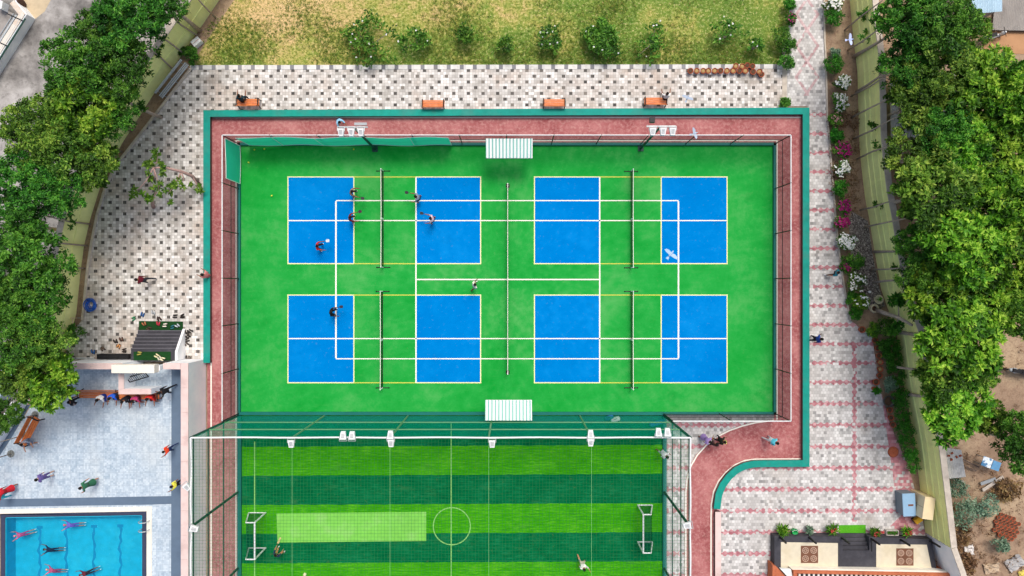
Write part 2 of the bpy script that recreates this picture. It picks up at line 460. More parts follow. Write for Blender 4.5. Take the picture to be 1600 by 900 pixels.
def mat_plaza():
    t = NT('checker_pavers'); x, y, z = t.xyz(t.pos())
    x = t.math('ADD', x, 28.66); y = t.math('SUBTRACT', y, 5.46)
    ry = t.math('DIVIDE', y, .4); row = t.math('FLOOR', ry)
    u = t.math('ADD', t.math('DIVIDE', x, 1.02), t.math('MULTIPLY', .5, t.math('FLOORED_MODULO', row, 2.0)))
    dark = t.math('MULTIPLY', t.math('LESS_THAN', t.math('FRACT', u), .235), t.math('LESS_THAN', t.math('FRACT', ry), .56))
    cx, cy = t.math('DIVIDE', x, .204), t.math('DIVIDE', y, .2)
    id_ = t.comb(t.math('FLOOR', cx), t.math('FLOOR', cy), 0.0)
    r1 = t.white(id_)
    light = t.ramp(r1, [(0, lin('#b0ada7')), (.25, lin('#c6c3bd')), (.65, lin('#d6d3cd')), (1, lin('#efede9'))])
    p = t.pos()
    st = t.noise(p, .32, 5, .65)
    light = t.mix(t.rng(st, .48, .68, 0, .6), light, lin('#bfa792'))
    light = t.mix(t.rng(t.noise(p, .7, 5, .7), .5, .66, 0, .6), light, lin('#9a948b'))
    dk = t.ramp(t.white(t.comb(t.math('FLOOR', u), row, 3.0)), [(0, lin('#4c4a47')), (.65, lin('#5f5c58')), (1, lin('#857f76'))])
    c_ = t.mix(dark, light, dk)
    j = t.math('MAXIMUM', t.math('LESS_THAN', t.math('FRACT', cx), .09), t.math('LESS_THAN', t.math('FRACT', cy), .09))
    c_ = t.mix(t.math('MULTIPLY', j, .55), c_, lin('#857c70'))
    h = t.math('SUBTRACT', t.math('MULTIPLY', r1, .2), j)
    return t.done(t.bsdf(c_, .85, 0, h, .4, .01, .25))
def mat_path():
    t = NT('pink_grey_pavers'); p = t.pos(); x, y, z = t.xyz(p)
    px = t.math('ADD', t.math('MULTIPLY', x, S), 800.0); py = t.math('SUBTRACT', 450.0, t.math('MULTIPLY', y, S))
    cy = t.math('DIVIDE', y, .2); rw = t.math('FLOOR', cy)
    cx = t.math('ADD', t.math('DIVIDE', x, .21), t.math('MULTIPLY', .5, t.math('FLOORED_MODULO', rw, 2.0)))
    r1 = t.white(t.comb(t.math('FLOOR', cx), rw, 1.0))
    g = t.ramp(r1, [(0, lin('#868685')), (.14, lin('#b4b3b0')), (.4, lin('#c6c4c1')), (.75, lin('#d2d1ce')), (1, lin('#e0dfdc'))])
    q = t.comb(t.math('MULTIPLY', t.math('FLOOR', cx), .21), t.math('MULTIPLY', rw, .2), 0.0)
    g = t.mix(t.rng(t.noise(q, .45, 5, .7), .46, .68, 0, .55), g, lin('#aba7a3'))
    g = t.mix(t.rng(t.noise(q, 1.9, 4, .8), .56, .7, 0, .6), g, lin('#8d8b88'))
    g = t.mix(t.rng(t.noise(p, .3, 4, .6), .55, .75, 0, .5), g, lin('#b0a496'))
    n = t.math('MINIMUM', t.math('DIVIDE', t.math('SUBTRACT', py, 179.0), 29.86), t.math('ADD', 14.0, t.math('DIVIDE', t.math('SUBTRACT', py, 597.0), 33.5)))
    dn = t.math('ABSOLUTE', t.math('SUBTRACT', t.math('FRACT', t.math('ADD', n, .5)), .5))
    bead = t.math('ADD', .085, t.math('MULTIPLY', .045, t.math('SINE', t.math('MULTIPLY', px, 2*PI/10.0))))
    rowm = t.math('MULTIPLY', t.math('LESS_THAN', dn, bead), t.math('GREATER_THAN', py, 172.0))
    beadv = t.math('ADD', 2.9, t.math('MULTIPLY', 1.2, t.math('SINE', t.math('MULTIPLY', py, 2*PI/10.0))))
    ver = t.math('LESS_THAN', t.math('ABSOLUTE', t.math('SUBTRACT', px, 1335.0)), beadv)
    ver = t.math('MULTIPLY', ver, t.math('MULTIPLY', t.math('GREATER_THAN', py, 536.0), t.math('LESS_THAN', py, 815.0)))
    tri = t.math('SUBTRACT', 1.0, t.math('ABSOLUTE', t.math('SUBTRACT', t.math('MULTIPLY', t.math('FRACT', t.math('DIVIDE', t.math('ADD', py, 2.0), 49.0)), 2.0), 1.0)))
    zz = t.math('ABSOLUTE', t.math('SUBTRACT', t.math('ABSOLUTE', t.math('SUBTRACT', px, 1261.0)), t.math('MULTIPLY', 17.0, tri)))
    dia = t.math('MULTIPLY', t.math('LESS_THAN', zz, 2.6), t.math('LESS_THAN', py, 150.0))
    side = t.math('MULTIPLY', t.math('GREATER_THAN', t.math('SUBTRACT', px, t.math('MULTIPLY', py, .14)), 1291.0), t.math('GREATER_THAN', py, 612.0))
    side = t.math('MULTIPLY', side, t.math('LESS_THAN', py, 760.0))
    corner = t.math('MULTIPLY', t.math('LESS_THAN', t.math('ADD', t.math('ABSOLUTE', t.math('SUBTRACT', px, 1415.0)), t.math('ABSOLUTE', t.math('SUBTRACT', py, 822.0))), 24.0), 1.0)
    dia = t.math('MULTIPLY', dia, .55)
    pk = t.math('MAXIMUM', t.math('MAXIMUM', rowm, ver), t.math('MAXIMUM', t.math('MAXIMUM', dia, side), corner))
    pk = t.math('MULTIPLY', pk, t.math('GREATER_THAN', t.white(t.comb(t.math('FLOOR', cx), rw, 5.0)), .09))
    pc = t.ramp(r1, [(0, lin('#a05e68')), (.5, lin('#b6757d')), (1, lin('#cf9da0'))])
    c_ = t.mix(t.math('MULTIPLY', pk, .95), g, pc)
    j = t.math('MAXIMUM', t.math('LESS_THAN', t.math('FRACT', cx), .12), t.math('LESS_THAN', t.math('FRACT', cy), .12))
    c_ = t.mix(t.math('MULTIPLY', j, .4), c_, lin('#8b8783'))
    return t.done(t.bsdf(c_, .9, spec=.1))
def mat_track():
    t = NT('track_rubber'); p = t.pos()
    a = t.noise(p, .55, 5, .65); b = t.noise(p, 4.5, 4, .7)
    c_ = t.ramp(a, [(.32, lin('#8f4c4e')), (.5, lin('#a46262')), (.68, lin('#b97b79'))])
    c_ = t.mix(t.rng(b, .46, .68, 0, .7), c_, lin('#c69690'))
    c_ = t.mix(t.rng(t.noise(p, 1.6, 4, .7), .58, .74, 0, .55), c_, lin('#7d5048'))
    return t.done(t.bsdf(c_, .9, 0, b, .2, .01, .2))
def mat_court(name, h1, h2, h3):
    t = NT(name); p = t.pos()
    a = t.noise(p, .22, 5, .6); b = t.noise(p, 1.8, 5, .7); c = t.noise(p, 20, 2)
    f = t.math('ADD', t.math('MULTIPLY', a, .65), t.math('MULTIPLY', b, .35))
    c_ = t.ramp(f, [(.34, lin(h1)), (.5, lin(h2)), (.66, lin(h3))])
    # scuffs, dust and drying marks left by play
    sc_ = t.noise(t.scale(p, (.5, 2.2, 1)), 1.3, 6, .75)
    c_ = t.mix(t.rng(sc_, .55, .75, 0, .30), c_, lin(h3))
    c_ = t.mix(t.rng(t.noise(p, .5, 6, .7), .56, .72, 0, .35), c_, mul(lin(h1), .75))
    c_ = t.mix(t.rng(t.noise(p, 3.5, 5, .8), .6, .75, 0, .22), c_, lin('#9a9a78'))
    return t.done(t.bsdf(c_, .75, 0, c, .12, .004, .0))
def mat_turf():
    t = NT('striped_turf'); p = t.pos(); x, y, z = t.xyz(p)
    py = t.math('SUBTRACT', 450.0, t.math('MULTIPLY', y, S)); py = t.math('ADD', py, t.math('MULTIPLY', x, .11)); py = t.math('ADD', py, t.math('MULTIPLY', t.math('SUBTRACT', t.noise(p, 1.2, 3, .6), .5), 3.5))
    k = t.math('FLOORED_MODULO', t.math('FLOOR', t.math('DIVIDE', t.math('SUBTRACT', py, 696.0), 45.5)), 2.0)
    lightm = t.math('LESS_THAN', k, .5)
    n = t.noise(t.scale(p, (.6, 5.0, 1)), 2.2, 5, .75); n2 = t.noise(p, .6, 4, .6)
    f = t.math('ADD', t.math('MULTIPLY', n, .7), t.math('MULTIPLY', n2, .3))
    lc = t.ramp(f, [(.33, lin('#23800a')), (.5, lin('#3d9e10')), (.66, lin('#66ba2a'))])
    dc = t.ramp(f, [(.33, lin('#004f2c')), (.5, lin('#02683b')), (.66, lin('#1d8052'))])
    c_ = t.mix(lightm, dc, lc)
    c_ = t.mix(t.rng(t.noise(t.scale(p, (.5, 1.3, 1)), .9, 6, .75), .56, .74, 0, .4), c_, lin('#4d7a4a'))
    c_ = t.mix(t.rng(t.noise(p, 2.6, 5, .8), .6, .75, 0, .35), c_, lin('#8a7a3c'))
    return t.done(t.bsdf(c_, .9, 0, n, .6, .03, .03))
def mat_deck():
    t = NT('blue_grey_tiles'); p = t.pos(); x, y, z = t.xyz(p)
    cx, cy = t.math('DIVIDE', x, .45), t.math('DIVIDE', y, .45)
    r1 = t.white(t.comb(t.math('FLOOR', cx), t.math('FLOOR', cy), 0.0))
    r2 = t.white(t.comb(t.math('FLOOR', t.math('MULTIPLY', cx, 4.0)), t.math('FLOOR', t.math('MULTIPLY', cy, 4.0)), 2.0))
    c_ = t.ramp(t.math('ADD', t.math('MULTIPLY', r2, .6), t.math('MULTIPLY', r1, .4)), [(.1, lin('#9db0c0')), (.5, lin('#b4c4d0')), (.9, lin('#cad6de'))])
    c_ = t.mix(t.rng(t.noise(p, .25, 4, .6), .45, .7, 0, .55), c_, lin('#c6cccb'))
    c_ = t.mix(t.rng(t.noise(p, 2.5, 4, .7), .55, .75, 0, .35), c_, lin('#8799a8'))
    j = t.math('MAXIMUM', t.math('LESS_THAN', t.math('FRACT', cx), .04), t.math('LESS_THAN', t.math('FRACT', cy), .04))
    c_ = t.mix(t.math('MULTIPLY', j, .4), c_, lin('#7b8a98'))
    return t.done(t.bsdf(c_, .6, 0, j, .15, .005, .4))
def mat_road():
    t = NT('worn_concrete_road'); p = t.pos()
    a = t.noise(p, .35, 6, .65); b = t.noise(p, 2.2, 5, .75)
    c_ = t.ramp(a, [(.34, lin('#5c5a58')), (.46, lin('#8b8884')), (.58, lin('#aeaba7')), (.74, lin('#cfcdca'))])
    c_ = t.mix(t.rng(b, .52, .7, 0, .6), c_, lin('#5d5a57'))
    return t.done(t.bsdf(c_, .9, 0, b, .3, .02, .2))
def mat_gravel():
    t = NT('dark_gravel'); p = t.pos()
    v = t.n('ShaderNodeTexVoronoi'); t.set(v.inputs['Vector'], p); v.inputs['Scale'].default_value = 15
    c_ = t.mix(.75, lin('#6b6260'), v.outputs['Color'], 'MULTIPLY')
    c_ = t.ramp(t.white(v.outputs['Color']), [(0, lin('#4c4443')), (.5, lin('#77706c')), (.85, lin('#99918c')), (1, lin('#c4bcb4'))])
    return t.done(t.bsdf(c_, .9, 0, v.outputs['Distance'], .8, .04, .2))
def mat_wall(name, hexc, streak):
    t = NT(name); p = t.pos()
    st = t.noise(t.scale(p, (1.2, 1.2, .15)), 2.0, 4, .7); n = t.noise(p, .8, 4, .6)
    c_ = t.ramp(n, [(.3, mul(lin(hexc), .9)), (.7, mul(lin(hexc), 1.08))])
    c_ = t.mix(t.rng(st, .52, .75, 0, .5), c_, lin(streak))
    return t.done(t.bsdf(c_, .85, 0, n, .2, .01, .2))
def mat_stripe():
    t = NT('awning_sheet'); p = t.pos(); x, y, z = t.xyz(p)
    m = t.math('GREATER_THAN', t.math('FRACT', t.math('DIVIDE', x, .228)), .42)
    c_ = t.mix(m, lin('#7fb9ae'), lin('#eef0ec'))
    c_ = t.mix(t.rng(t.noise(p, 1.5, 4, .7), .55, .8, 0, .4), c_, lin('#b7b3a0'))
    return t.done(t.bsdf(c_, .5, 0, None, spec=.4))
def mat_wood():
    t = NT('orange_slats'); p = t.pos()
    n = t.noise(t.scale(p, (1, 9, 9)), 2.5, 4, .7)
    c_ = t.ramp(n, [(.3, lin('#b35a26')), (.5, lin('#d67638')), (.7, lin('#e59a5e'))])
    return t.done(t.bsdf(c_, .55, 0, n, .2, .005, .4))
def mat_water():
    t = NT('pool_water'); p = t.pos()
    n = t.noise(p, 3.2, 5, .6)
    b = t.n('ShaderNodeBump'); t.set(b.inputs['Height'], n); b.inputs['Strength'].default_value = .7; b.inputs['Distance'].default_value = .12
    tp = t.n('ShaderNodeBsdfTransparent'); t.set(tp.inputs[0], (.76, .95, .98))
    gl = t.n('ShaderNodeBsdfGlossy'); gl.inputs['Roughness'].default_value = .05; t.t.links.new(b.outputs[0], gl.inputs['Normal'])
    fr = t.n('ShaderNodeFresnel'); fr.inputs[0].default_value = 1.33; t.t.links.new(b.outputs[0], fr.inputs['Normal'])
    m = t.n('ShaderNodeMixShader'); t.t.links.new(fr.outputs[0], m.inputs[0])
    t.t.links.new(tp.outputs[0], m.inputs[1]); t.t.links.new(gl.outputs[0], m.inputs[2])
    return t.done(m.outputs[0])

DIRT, LAWN, PLAZA, PATH, TRACK, TURF, DECK, ROAD, GRAVEL = (f() for f in (mat_dirt, mat_lawn, mat_plaza, mat_path, mat_track, mat_turf, mat_deck, mat_road, mat_gravel))
GREEN = mat_court('green_court_paint', '#0f9232', '#289e42', '#4fa957'); BLUE = mat_court('blue_court_paint', '#0074c0', '#007ac6', '#0a84cf')
WHITE = pm('white_paint', '#eeeee8', .06, 8); CREAM = pm('cream_line_paint', '#e9e6a8', .1, 8); YEL = pm('yellow_line_paint', '#bfc850', .12, 8)
LINE = pm('worn_white_line', '#eceade', .07, 5, .8)
TEAL = pm('teal_paint', '#058f80', .2, 2.5, .7, dirt='#43857a'); TEALD = pm('dark_teal_paint', '#0b6a62', .12, 3, .6)
MAROON = pm('maroon_render', '#6b4a48', .12, 3)
PINKT = pm('pink_coping_tile', '#ddc5bf', .1, 2.2, .6, dirt='#b99d97'); PALEW = mat_wall('pale_blue_render', '#f7fbff', '#eaf1f7')
PALEB = mat_wall('light_blue_render', '#b9d3e2', '#95b6c9')
GWALL = mat_wall('lime_render', '#f3f5a4', '#dcdf8c'); COPE = pm('weathered_coping', '#c9bfb0', .15, 3, .9, dirt='#857a70')
CONC = pm('grey_concrete', '#a19c96', .15, 2, .9, dirt='#6f6a66'); WCOPE = pm('white_coping', '#e9e4d6', .08, 4)
SLATE = pm('slate_tile', '#3c3c42', .25, 4, .7, dirt='#5a5a60'); SLATEB = pm('blue_slate', '#5f7286', .1, 2, .6, dirt='#52647a')
BLACK = pm('black_metal', '#1b1b1d', .2, 8, .5); GREYM = pm('grey_metal', '#9aa0a3', .1, 6, .45, .3); WMET = pm('white_metal', '#e6e9e8', .05, 6, .45)
DKMET = pm('dark_green_metal', '#1d4a40', .15, 5, .5); GALV = pm('galvanised', '#b6bdbf', .12, 4, .4, .4)
FENCEN = clothmat('fence_mesh', '#5d5658', .5); CLOTH = clothmat('teal_shade_net', '#0fa887', .5); SIDENET = clothmat('side_net', '#d5f5ee', .17)
SCREEN = leafmat('green_screen_cloth', ['#3ef0bc', '#48f7c6'], .5)
ROPE = pm('white_rope', '#e8f0ea', .05, 9); CORD = pm('net_cord', '#25703f', .1, 9); CORDW = pm('white_cable', '#93cc8c', .05, 9)
WOOD = mat_wood(); TERRA = pm('terracotta', '#a4583c', .2, 8, .85, dirt='#7d4030', dirtsc=3); SOIL = pm('potting_soil', '#a98d5e', .25, 14, .95); SOILD = pm('dark_soil', '#5a4434', .25, 14, .95)
BARK = pm('bark', '#b0a294', .25, 6, .9, 0, .6, dirt='#84776a', dirtsc=2); POOLT = pm('pool_tile', '#17b3d2', .16, 2.2, .5, dirt='#3fcbe0', dirtsc=.6); POOLD = pm('pool_lane_tile', '#0c8fbb', .1, 3, .5)
NAVY = pm('pool_rim_tile', '#3a4056', .15, 6, .5)

# ================================================================== ground sheets
m = M(); g = 1500; n = 30
m.sheet([(-g, -g), (g, -g), (g, g), (-g, g)], -.02)
struct(m.build('ground', DIRT))
def sheet(name, px, z, mat, kind='structure'):
    o = M().sheet(P(*px), z).build(name, mat); o['kind'] = kind; return o
wallL = [(420, -115), (287, 82), (240, 147), (190, 225), (157, 290), (140, 345), (131, 385), (125, 430), (119, 490), (108, 530), (90, 575)]
wallR = [(1322, -110), (1328, 0), (1333, 55), (1340, 112), (1343, 225), (1346, 260), (1352, 310), (1358, 340), (1368, 400), (1377, 452), (1390, 490), (1402, 525), (1412, 600), (1422, 650), (1429, 690), (1437, 755), (1446, 832)]
sheet('road', [(-700, -500), (370, -170), (287, 20), (190, 150), (110, 300), (70, 480), (20, 640), (-300, 800), (-700, 800)], 0, ROAD)
sheet('lawn', [(445, -120), (1245, -120), (1238, 60), (1226, 102), (300, 102), (318, 72)], .0, LAWN)
sheet('plaza', [(300, 102), (1230, 102), (1230, 172), (330, 172), (330, 566), (104, 566), (104, 556), (103, 536), (128, 500), (132, 460), (136, 420), (142, 380), (151, 335), (164, 292), (180, 258), (206, 225)], .004, PLAZA)
sheet('path', [(1238, -120), (1285, -120), (1288, 60), (1290, 100), (1292, 180), (1297, 240), (1302, 300), (1306, 350), (1312, 405), (1319, 450), (1328, 500), (1345, 512), (1362, 525), (1374, 600), (1388, 655), (1402, 690), (1420, 730), (1432, 775), (1446, 833), (1446, 990), (1112, 990), (1112, 738), (1150, 726), (1262, 726), (1262, 166), (1230.2, 166), (1230.2, 100)], .004, PATH)
sheet('infield_paving', [(1038.2, 646.2), (1209, 646.2), (1209, 654.8), (1180, 658.8), (1160, 663.8), (1140, 670.8), (1120, 680.8), (1103, 693.8), (1087.8, 710), (1077.8, 727), (1071.8, 748), (1069.8, 770), (1069.8, 990), (1038.2, 990)], .004, PATH)
# running track as a ring of sheets (butted)
def arc(cx, cy, r, a0, a1, n=10): return [(cx + r*math.cos(math.radians(a0+(a1-a0)*i/n)), cy - r*math.sin(math.radians(a0+(a1-a0)*i/n))) for i in range(n+1)]
outer_curve = [(1192, 723)] + [(1180, 723.5), (1166, 726), (1152, 732), (1139, 742), (1128, 755), (1120, 771), (1116, 790), (1115, 810), (1115, 990)]
inner_curve = [(1209, 655), (1180, 659), (1160, 664), (1140, 671), (1120, 681), (1103, 694), (1088, 710), (1078, 727), (1072, 748), (1070, 770), (1070, 990)]
sheet('running_track', [(324, 176), (1259, 176), (1259, 724)] + outer_curve + list(reversed(inner_curve)) + [(1209, 226), (374, 226), (374, 990), (324, 990)], .008, TRACK)
sheet('sports_court', [(374, 226), (1209, 226), (1209, 646), (374, 646)], .008, GREEN)
sheet('turf_pitch', [(374, 646), (1038, 646), (1038, 990), (374, 990)], .008, TURF)
sheet('gravel_bed', [(1331, 330), (1356, 345), (1364, 400), (1374, 450), (1383, 478), (1365, 490), (1352, 480), (1340, 440), (1330, 400), (1326, 350)], .0, GRAVEL)

# painted markings: parts of one marking set per court
COURT_LABELS = ['upper left', 'upper right', 'lower left', 'lower right']
def lines_obj(name, rects, z, mat):
    mm = M()
    for x0, y0, x1, y1 in rects:
        mm.sheet(P((x0, y0), (x1, y0), (x1, y1), (x0, y1)), z)
    return struct(mm.build(name, mat))
def hl(x0, x1, y, w=1.65): return (x0, y-w/2, x1, y+w/2)
def vl(x, y0, y1, w=1.65): return (x-w/2, y0, x+w/2, y1)
for xa, xb, xc, xd in ((450, 553, 650, 751), (835, 937, 1033, 1136)):
    for y0, y1, ym in ((276.5, 412, 344.5), (461, 598, 529)):
        for a, b in ((xa, xb), (xc, xd)):
            struct(M().sheet(P((a, y0), (b, y0), (b, y1), (a, y1)), .012).build('court_panel', BLUE))
        lines_obj('cream_line', [hl(a, b, y) for y in (y0, y1) for a, b in ((xa-1, xb), (xc, xd+1))] + [vl(x, y0+1, y1-1) for x in (xa, xb, xc, xd)], .016, CREAM)
        lines_obj('yellow_line', [hl(xb, xc, y) for y in (y0, y1)], .016, YEL)
lines_obj('white_line', [hl(525, 1060, 313.5), hl(525, 1060, 560.5), vl(525, 314.5, 559.5, 2.4), vl(1060, 314.5, 559.5, 2.4)], .020, LINE)
lines_obj('service_line', [hl(451, 1135, 344.7), hl(451, 1135, 529), vl(650, 277, 598, 2.1), vl(937, 277, 598, 2.1), hl(651, 936, 436.7, 2)], .024, LINE)
# track lines
def strip(name, line, wpx, z, mat, closed=False):
    h = wpx/2/S
    return M().sweep(P(*line), [(-h, z-.003), (h, z-.003), (h, z), (-h, z)], closed).build(name, mat)
struct(strip('outer_track_line', [(330, 990), (330, 183.5), (1252.5, 183.5), (1252.5, 717)] + [(1180, 717.5), (1164, 719.5), (1149, 726), (1135, 737), (1123, 751), (1115, 768), (1111.5, 788), (1111, 810), (1111, 990)], 2.2, .014, LINE))
struct(strip('inner_track_line', [(369, 990), (369, 219.5), (1214, 219.5), (1214, 655.5)], 2.0, .014, LINE))
struct(strip('infield_line', [(1052, 647.8), (1108, 647.8)], 1.5, .016, LINE))
struct(strip('curved_track_line', [(1209, 656.5), (1180, 660.5), (1160, 665.5), (1140, 672.5), (1120, 682.5), (1104, 695), (1089.5, 711), (1079.5, 728), (1073.5, 749), (1071.5, 770), (1071.5, 990)], 2.2, .016, LINE))
# pitch markings
PL = pm('faded_turf_line', '#86c46c', .15, 6)
struct(strip('touch_line', [(398, 690), (398, 990)], 1.6, .016, PL)); struct(strip('halfway_line', [(705, 652), (705, 990)], 1.5, .016, PL))
cc = [(706+29*math.cos(2*PI*i/48), 822+29*math.sin(2*PI*i/48)) for i in range(48)]
struct(strip('centre_circle', cc, 1.6, .020, PL, True))
MATG = pm('pale_green_mat', '#7ecb52', .12, 3, .9, dirt='#9ccf7c')
cm_ = M(); cm_.prism(P((432, 802), (666, 799.5), (666, 845), (434, 847.5)), .010, .03)
tag(cm_.build('cricket_mat', MATG), 'long pale green practice mat laid across the dark and light turf stripes', 'mat')
# plaza border of larger tiles, plaza kerb
t_ = NT('border_tiles'); x, y, z = t_.xyz(t_.pos())
u = t_.math('FRACT', t_.math('DIVIDE', x, .91)); r = t_.white(t_.comb(t_.math('FLOOR', t_.math('DIVIDE', x, .455)), 0., 0.))
c_ = t_.mix(t_.math('LESS_THAN', u, .3), t_.ramp(r, [(0, lin('#c9c9c6')), (1, lin('#e3e1da'))]), t_.ramp(r, [(0, lin('#77787c')), (1, lin('#8d8e90'))]))
BORD = t_.done(t_.bsdf(t_.mix(t_.rng(t_.noise(t_.pos(), 2, 4, .7), .5, .75, 0, .5), c_, lin('#8b8378')), .85))
struct(M().prism(P((297, 102), (1222, 100.5), (1222, 107.5), (297, 109)), -.01, .03).build('plaza_border', BORD))
struct(M().sweep(P((298, 106), (206, 225), (180, 258), (164, 292), (151, 335), (142, 380), (136, 420), (132, 460), (128, 500)), [(0, 0), (.16, 0), (.16, .12), (0, .12)][::-1]).build('plaza_kerb', COPE))
struct(M().sweep(P((1286, -100), (1289, 60), (1291, 100), (1293, 180), (1298, 240), (1303, 300), (1307, 350), (1313, 405), (1320, 450), (1329, 500)), [(-.1, 0), (.0, 0), (.0, .1), (-.1, .1)]).build('path_kerb', COPE))
struct(M().prism(P((1222, 60), (1229, 60), (1229, 168), (1222, 168)), -.01, .03).build('plaza_edge', COPE))
# ================================================================== walls and fences
def wall_thing(name, line, height, thick, mat, cap, label, cat, side=1, ledges=(), z0=0.0, capname='coping'):
    """line = foot of the visible face; thickness goes to side (+1 left of the walk)"""
    o = Vector((line[0].x, line[0].y, z0)); root = thing(name, o, label, cat)
    prof = [(0, z0 - .02)]
    for z in ledges: prof += [(0, z - .05), (-.05*side, z - .03), (-.05*side, z + .03), (0, z + .05)]
    prof += [(0, z0 + height), (thick*side, z0 + height), (thick*side, z0 - .02)]
    if side > 0: prof = prof[::-1]
    M().sweep(line, prof).build('wall_face', mat, root, origin=o)
    c = [(-.03*side, z0 + height + .003), (-.03*side, z0 + height + .07), ((thick + .04)*side, z0 + height + .07), ((thick + .04)*side, z0 + height + .003)]
    if side > 0: c = c[::-1]
    M().sweep(line, c[::-1] if side > 0 else c).build(capname, cap, root, origin=o)
    return root
def face_dir(m): return m
LL = P(*wallL); RL = P(*wallR)
wall_thing('boundary_wall', LL, 2.55, .3, GWALL, COPE, 'long lime green boundary wall under the trees left of the checkered paving', 'wall', -1, (1.2,))
wall_thing('boundary_wall', RL, 2.75, .32, GWALL, COPE, 'long lime green boundary wall with ledges behind the flower beds on the right', 'wall', 1, (.9, 1.5, 2.2))
wall_thing('boundary_wall', P((1447, 834), (1460, 870), (1478, 930), (1500, 1000)), 2.7, .3, PALEW, COPE, 'short white boundary wall beside the dark terrace at the bottom right', 'wall', 1)
# teal parapet round the track
par = [(318, 567), (318, 172.5), (1264.5, 168.5), (1264.5, 729), (1190, 729.5)] + [(1178, 730), (1165, 733), (1153, 739), (1143, 748), (1134, 760), (1128, 774), (1125, 796)]
pl_ = P(*par, z=.42)
o = pl_[0].copy(); o.z = 0
root = thing('parapet', o, 'low teal parapet running all round the red running track', 'parapet')
M().sweep(pl_, [(0, -.02), (0, .34), (-.40, .34), (-.40, -.02)]).build('wall_face', MAROON, root, origin=o)
M().sweep(pl_, [(.02, .343), (.02, .42), (-.44, .42), (-.44, .343)]).build('coping', TEAL, root, origin=o)
o = W(1122, 800); root = thing('parapet', o, 'low pale pink parapet continuing below the curved end of the teal one', 'parapet')
q = P((1126, 800), (1126, 1000), z=.4)
M().sweep(q, [(0, -.02), (0, .35), (-.34, .35), (-.34, -.02)][::-1]).build('wall_face', MAROON, root, origin=o)
M().sweep(q, [(.03, .353), (.03, .4), (-.37, .4), (-.37, .353)][::-1]).build('coping', PINKT, root, origin=o)

# ------------------------------------------------------------------ court fence
FH = 2.85
A, B, C_, D = P((374.5, 225.5), (1209.5, 225.5), (1209.5, 645.5), (374.5, 645.5))
o = A.copy(); root = thing('court_fence', o, 'black mesh fence with white top rail around the green court', 'fence')
E_ = W(1036, 645.5)
for a, b in ((D, A), (A, B), (B, C_), (C_, E_)):
    L = (b - a).length; n = max(1, round(L/3.1))
    d = (b - a).normalized()
    M().tube(a + Vector((0, 0, FH)), b + Vector((0, 0, FH)), .035, n=6).build('top_rail', WMET, root, origin=o)
    M().tube(a + Vector((0, 0, 1.45)), b + Vector((0, 0, 1.45)), .025, n=6).build('mid_rail', BLACK, root, origin=o)
    M().quad(a + Vector((0, 0, .2)), b + Vector((0, 0, .2)), b + Vector((0, 0, FH)), a + Vector((0, 0, FH))).build('mesh_panel', FENCEN, root, origin=o)
    c = (a + b)/2
    M().box((c.x, c.y, .09), (L + .2, .2, .2), math.atan2(d.y, d.x)).build('base_kerb', TEALD, root, origin=o)
    for i in range(n if b is not E_ else n+1):
        p = a + (b - a)*(i/n)
        M().tube(p, p + Vector((0, 0, FH + .03)), .035, n=6).build('post', BLACK, root, origin=o)
struct(M().prism(P((374, 643.2), (1036, 643.2), (1036, 647.8), (374, 647.8)), .0, .2).build('court_kerb', TEALD))
# green screens tied to the fence (inside)
def screen(name, a, b, label, breaks):
    o = a.copy(); d = (b - a).normalized(); nrm = Vector((d.y, -d.x, 0))*.07
    root = thing(name, o, label, 'screen')
    n = 60; mm = M(); L = (b - a).length
    cols = []
    for i in range(n+1):
        t = i/n; sag = .02*math.sin(t*L*2.1) ; p = a + (b-a)*t
        cols.append([p + nrm*(1 + .6*math.sin(t*L*1.3 + z)) + Vector((0, 0, .22 + (FH - .26 - .22)*z + sag)) for z in (0, .33, .66, 1)])
    for i in range(n):
        for j in range(3): mm.quad(cols[i][j], cols[i+1][j], cols[i+1][j+1], cols[i][j+1])
    ck = mm.build('cloth', SCREEN, root, True, origin=o)
    for t in breaks:
        i = min(n, int(t*n)); M().path([c + nrm*.4 for c in cols[i]], .022, 5).build('rope', ROPE, ck, origin=o)
    M().path([c[3] + nrm*.3 for c in cols], .018, 5).build('hem', ROPE, ck, origin=o)
    M().path([c[0] + nrm*.3 for c in cols], .014, 5).build('hem', ROPE, ck, origin=o)
screen('shade_screen', W(392, 226), W(706, 226), 'long green shade screen tied along the upper fence of the court', (0, .17, .38, .82, 1))
screen('shade_screen', W(375, 288), W(375, 229), 'short green shade screen tied at the upper left corner of the fence', (0, 1))

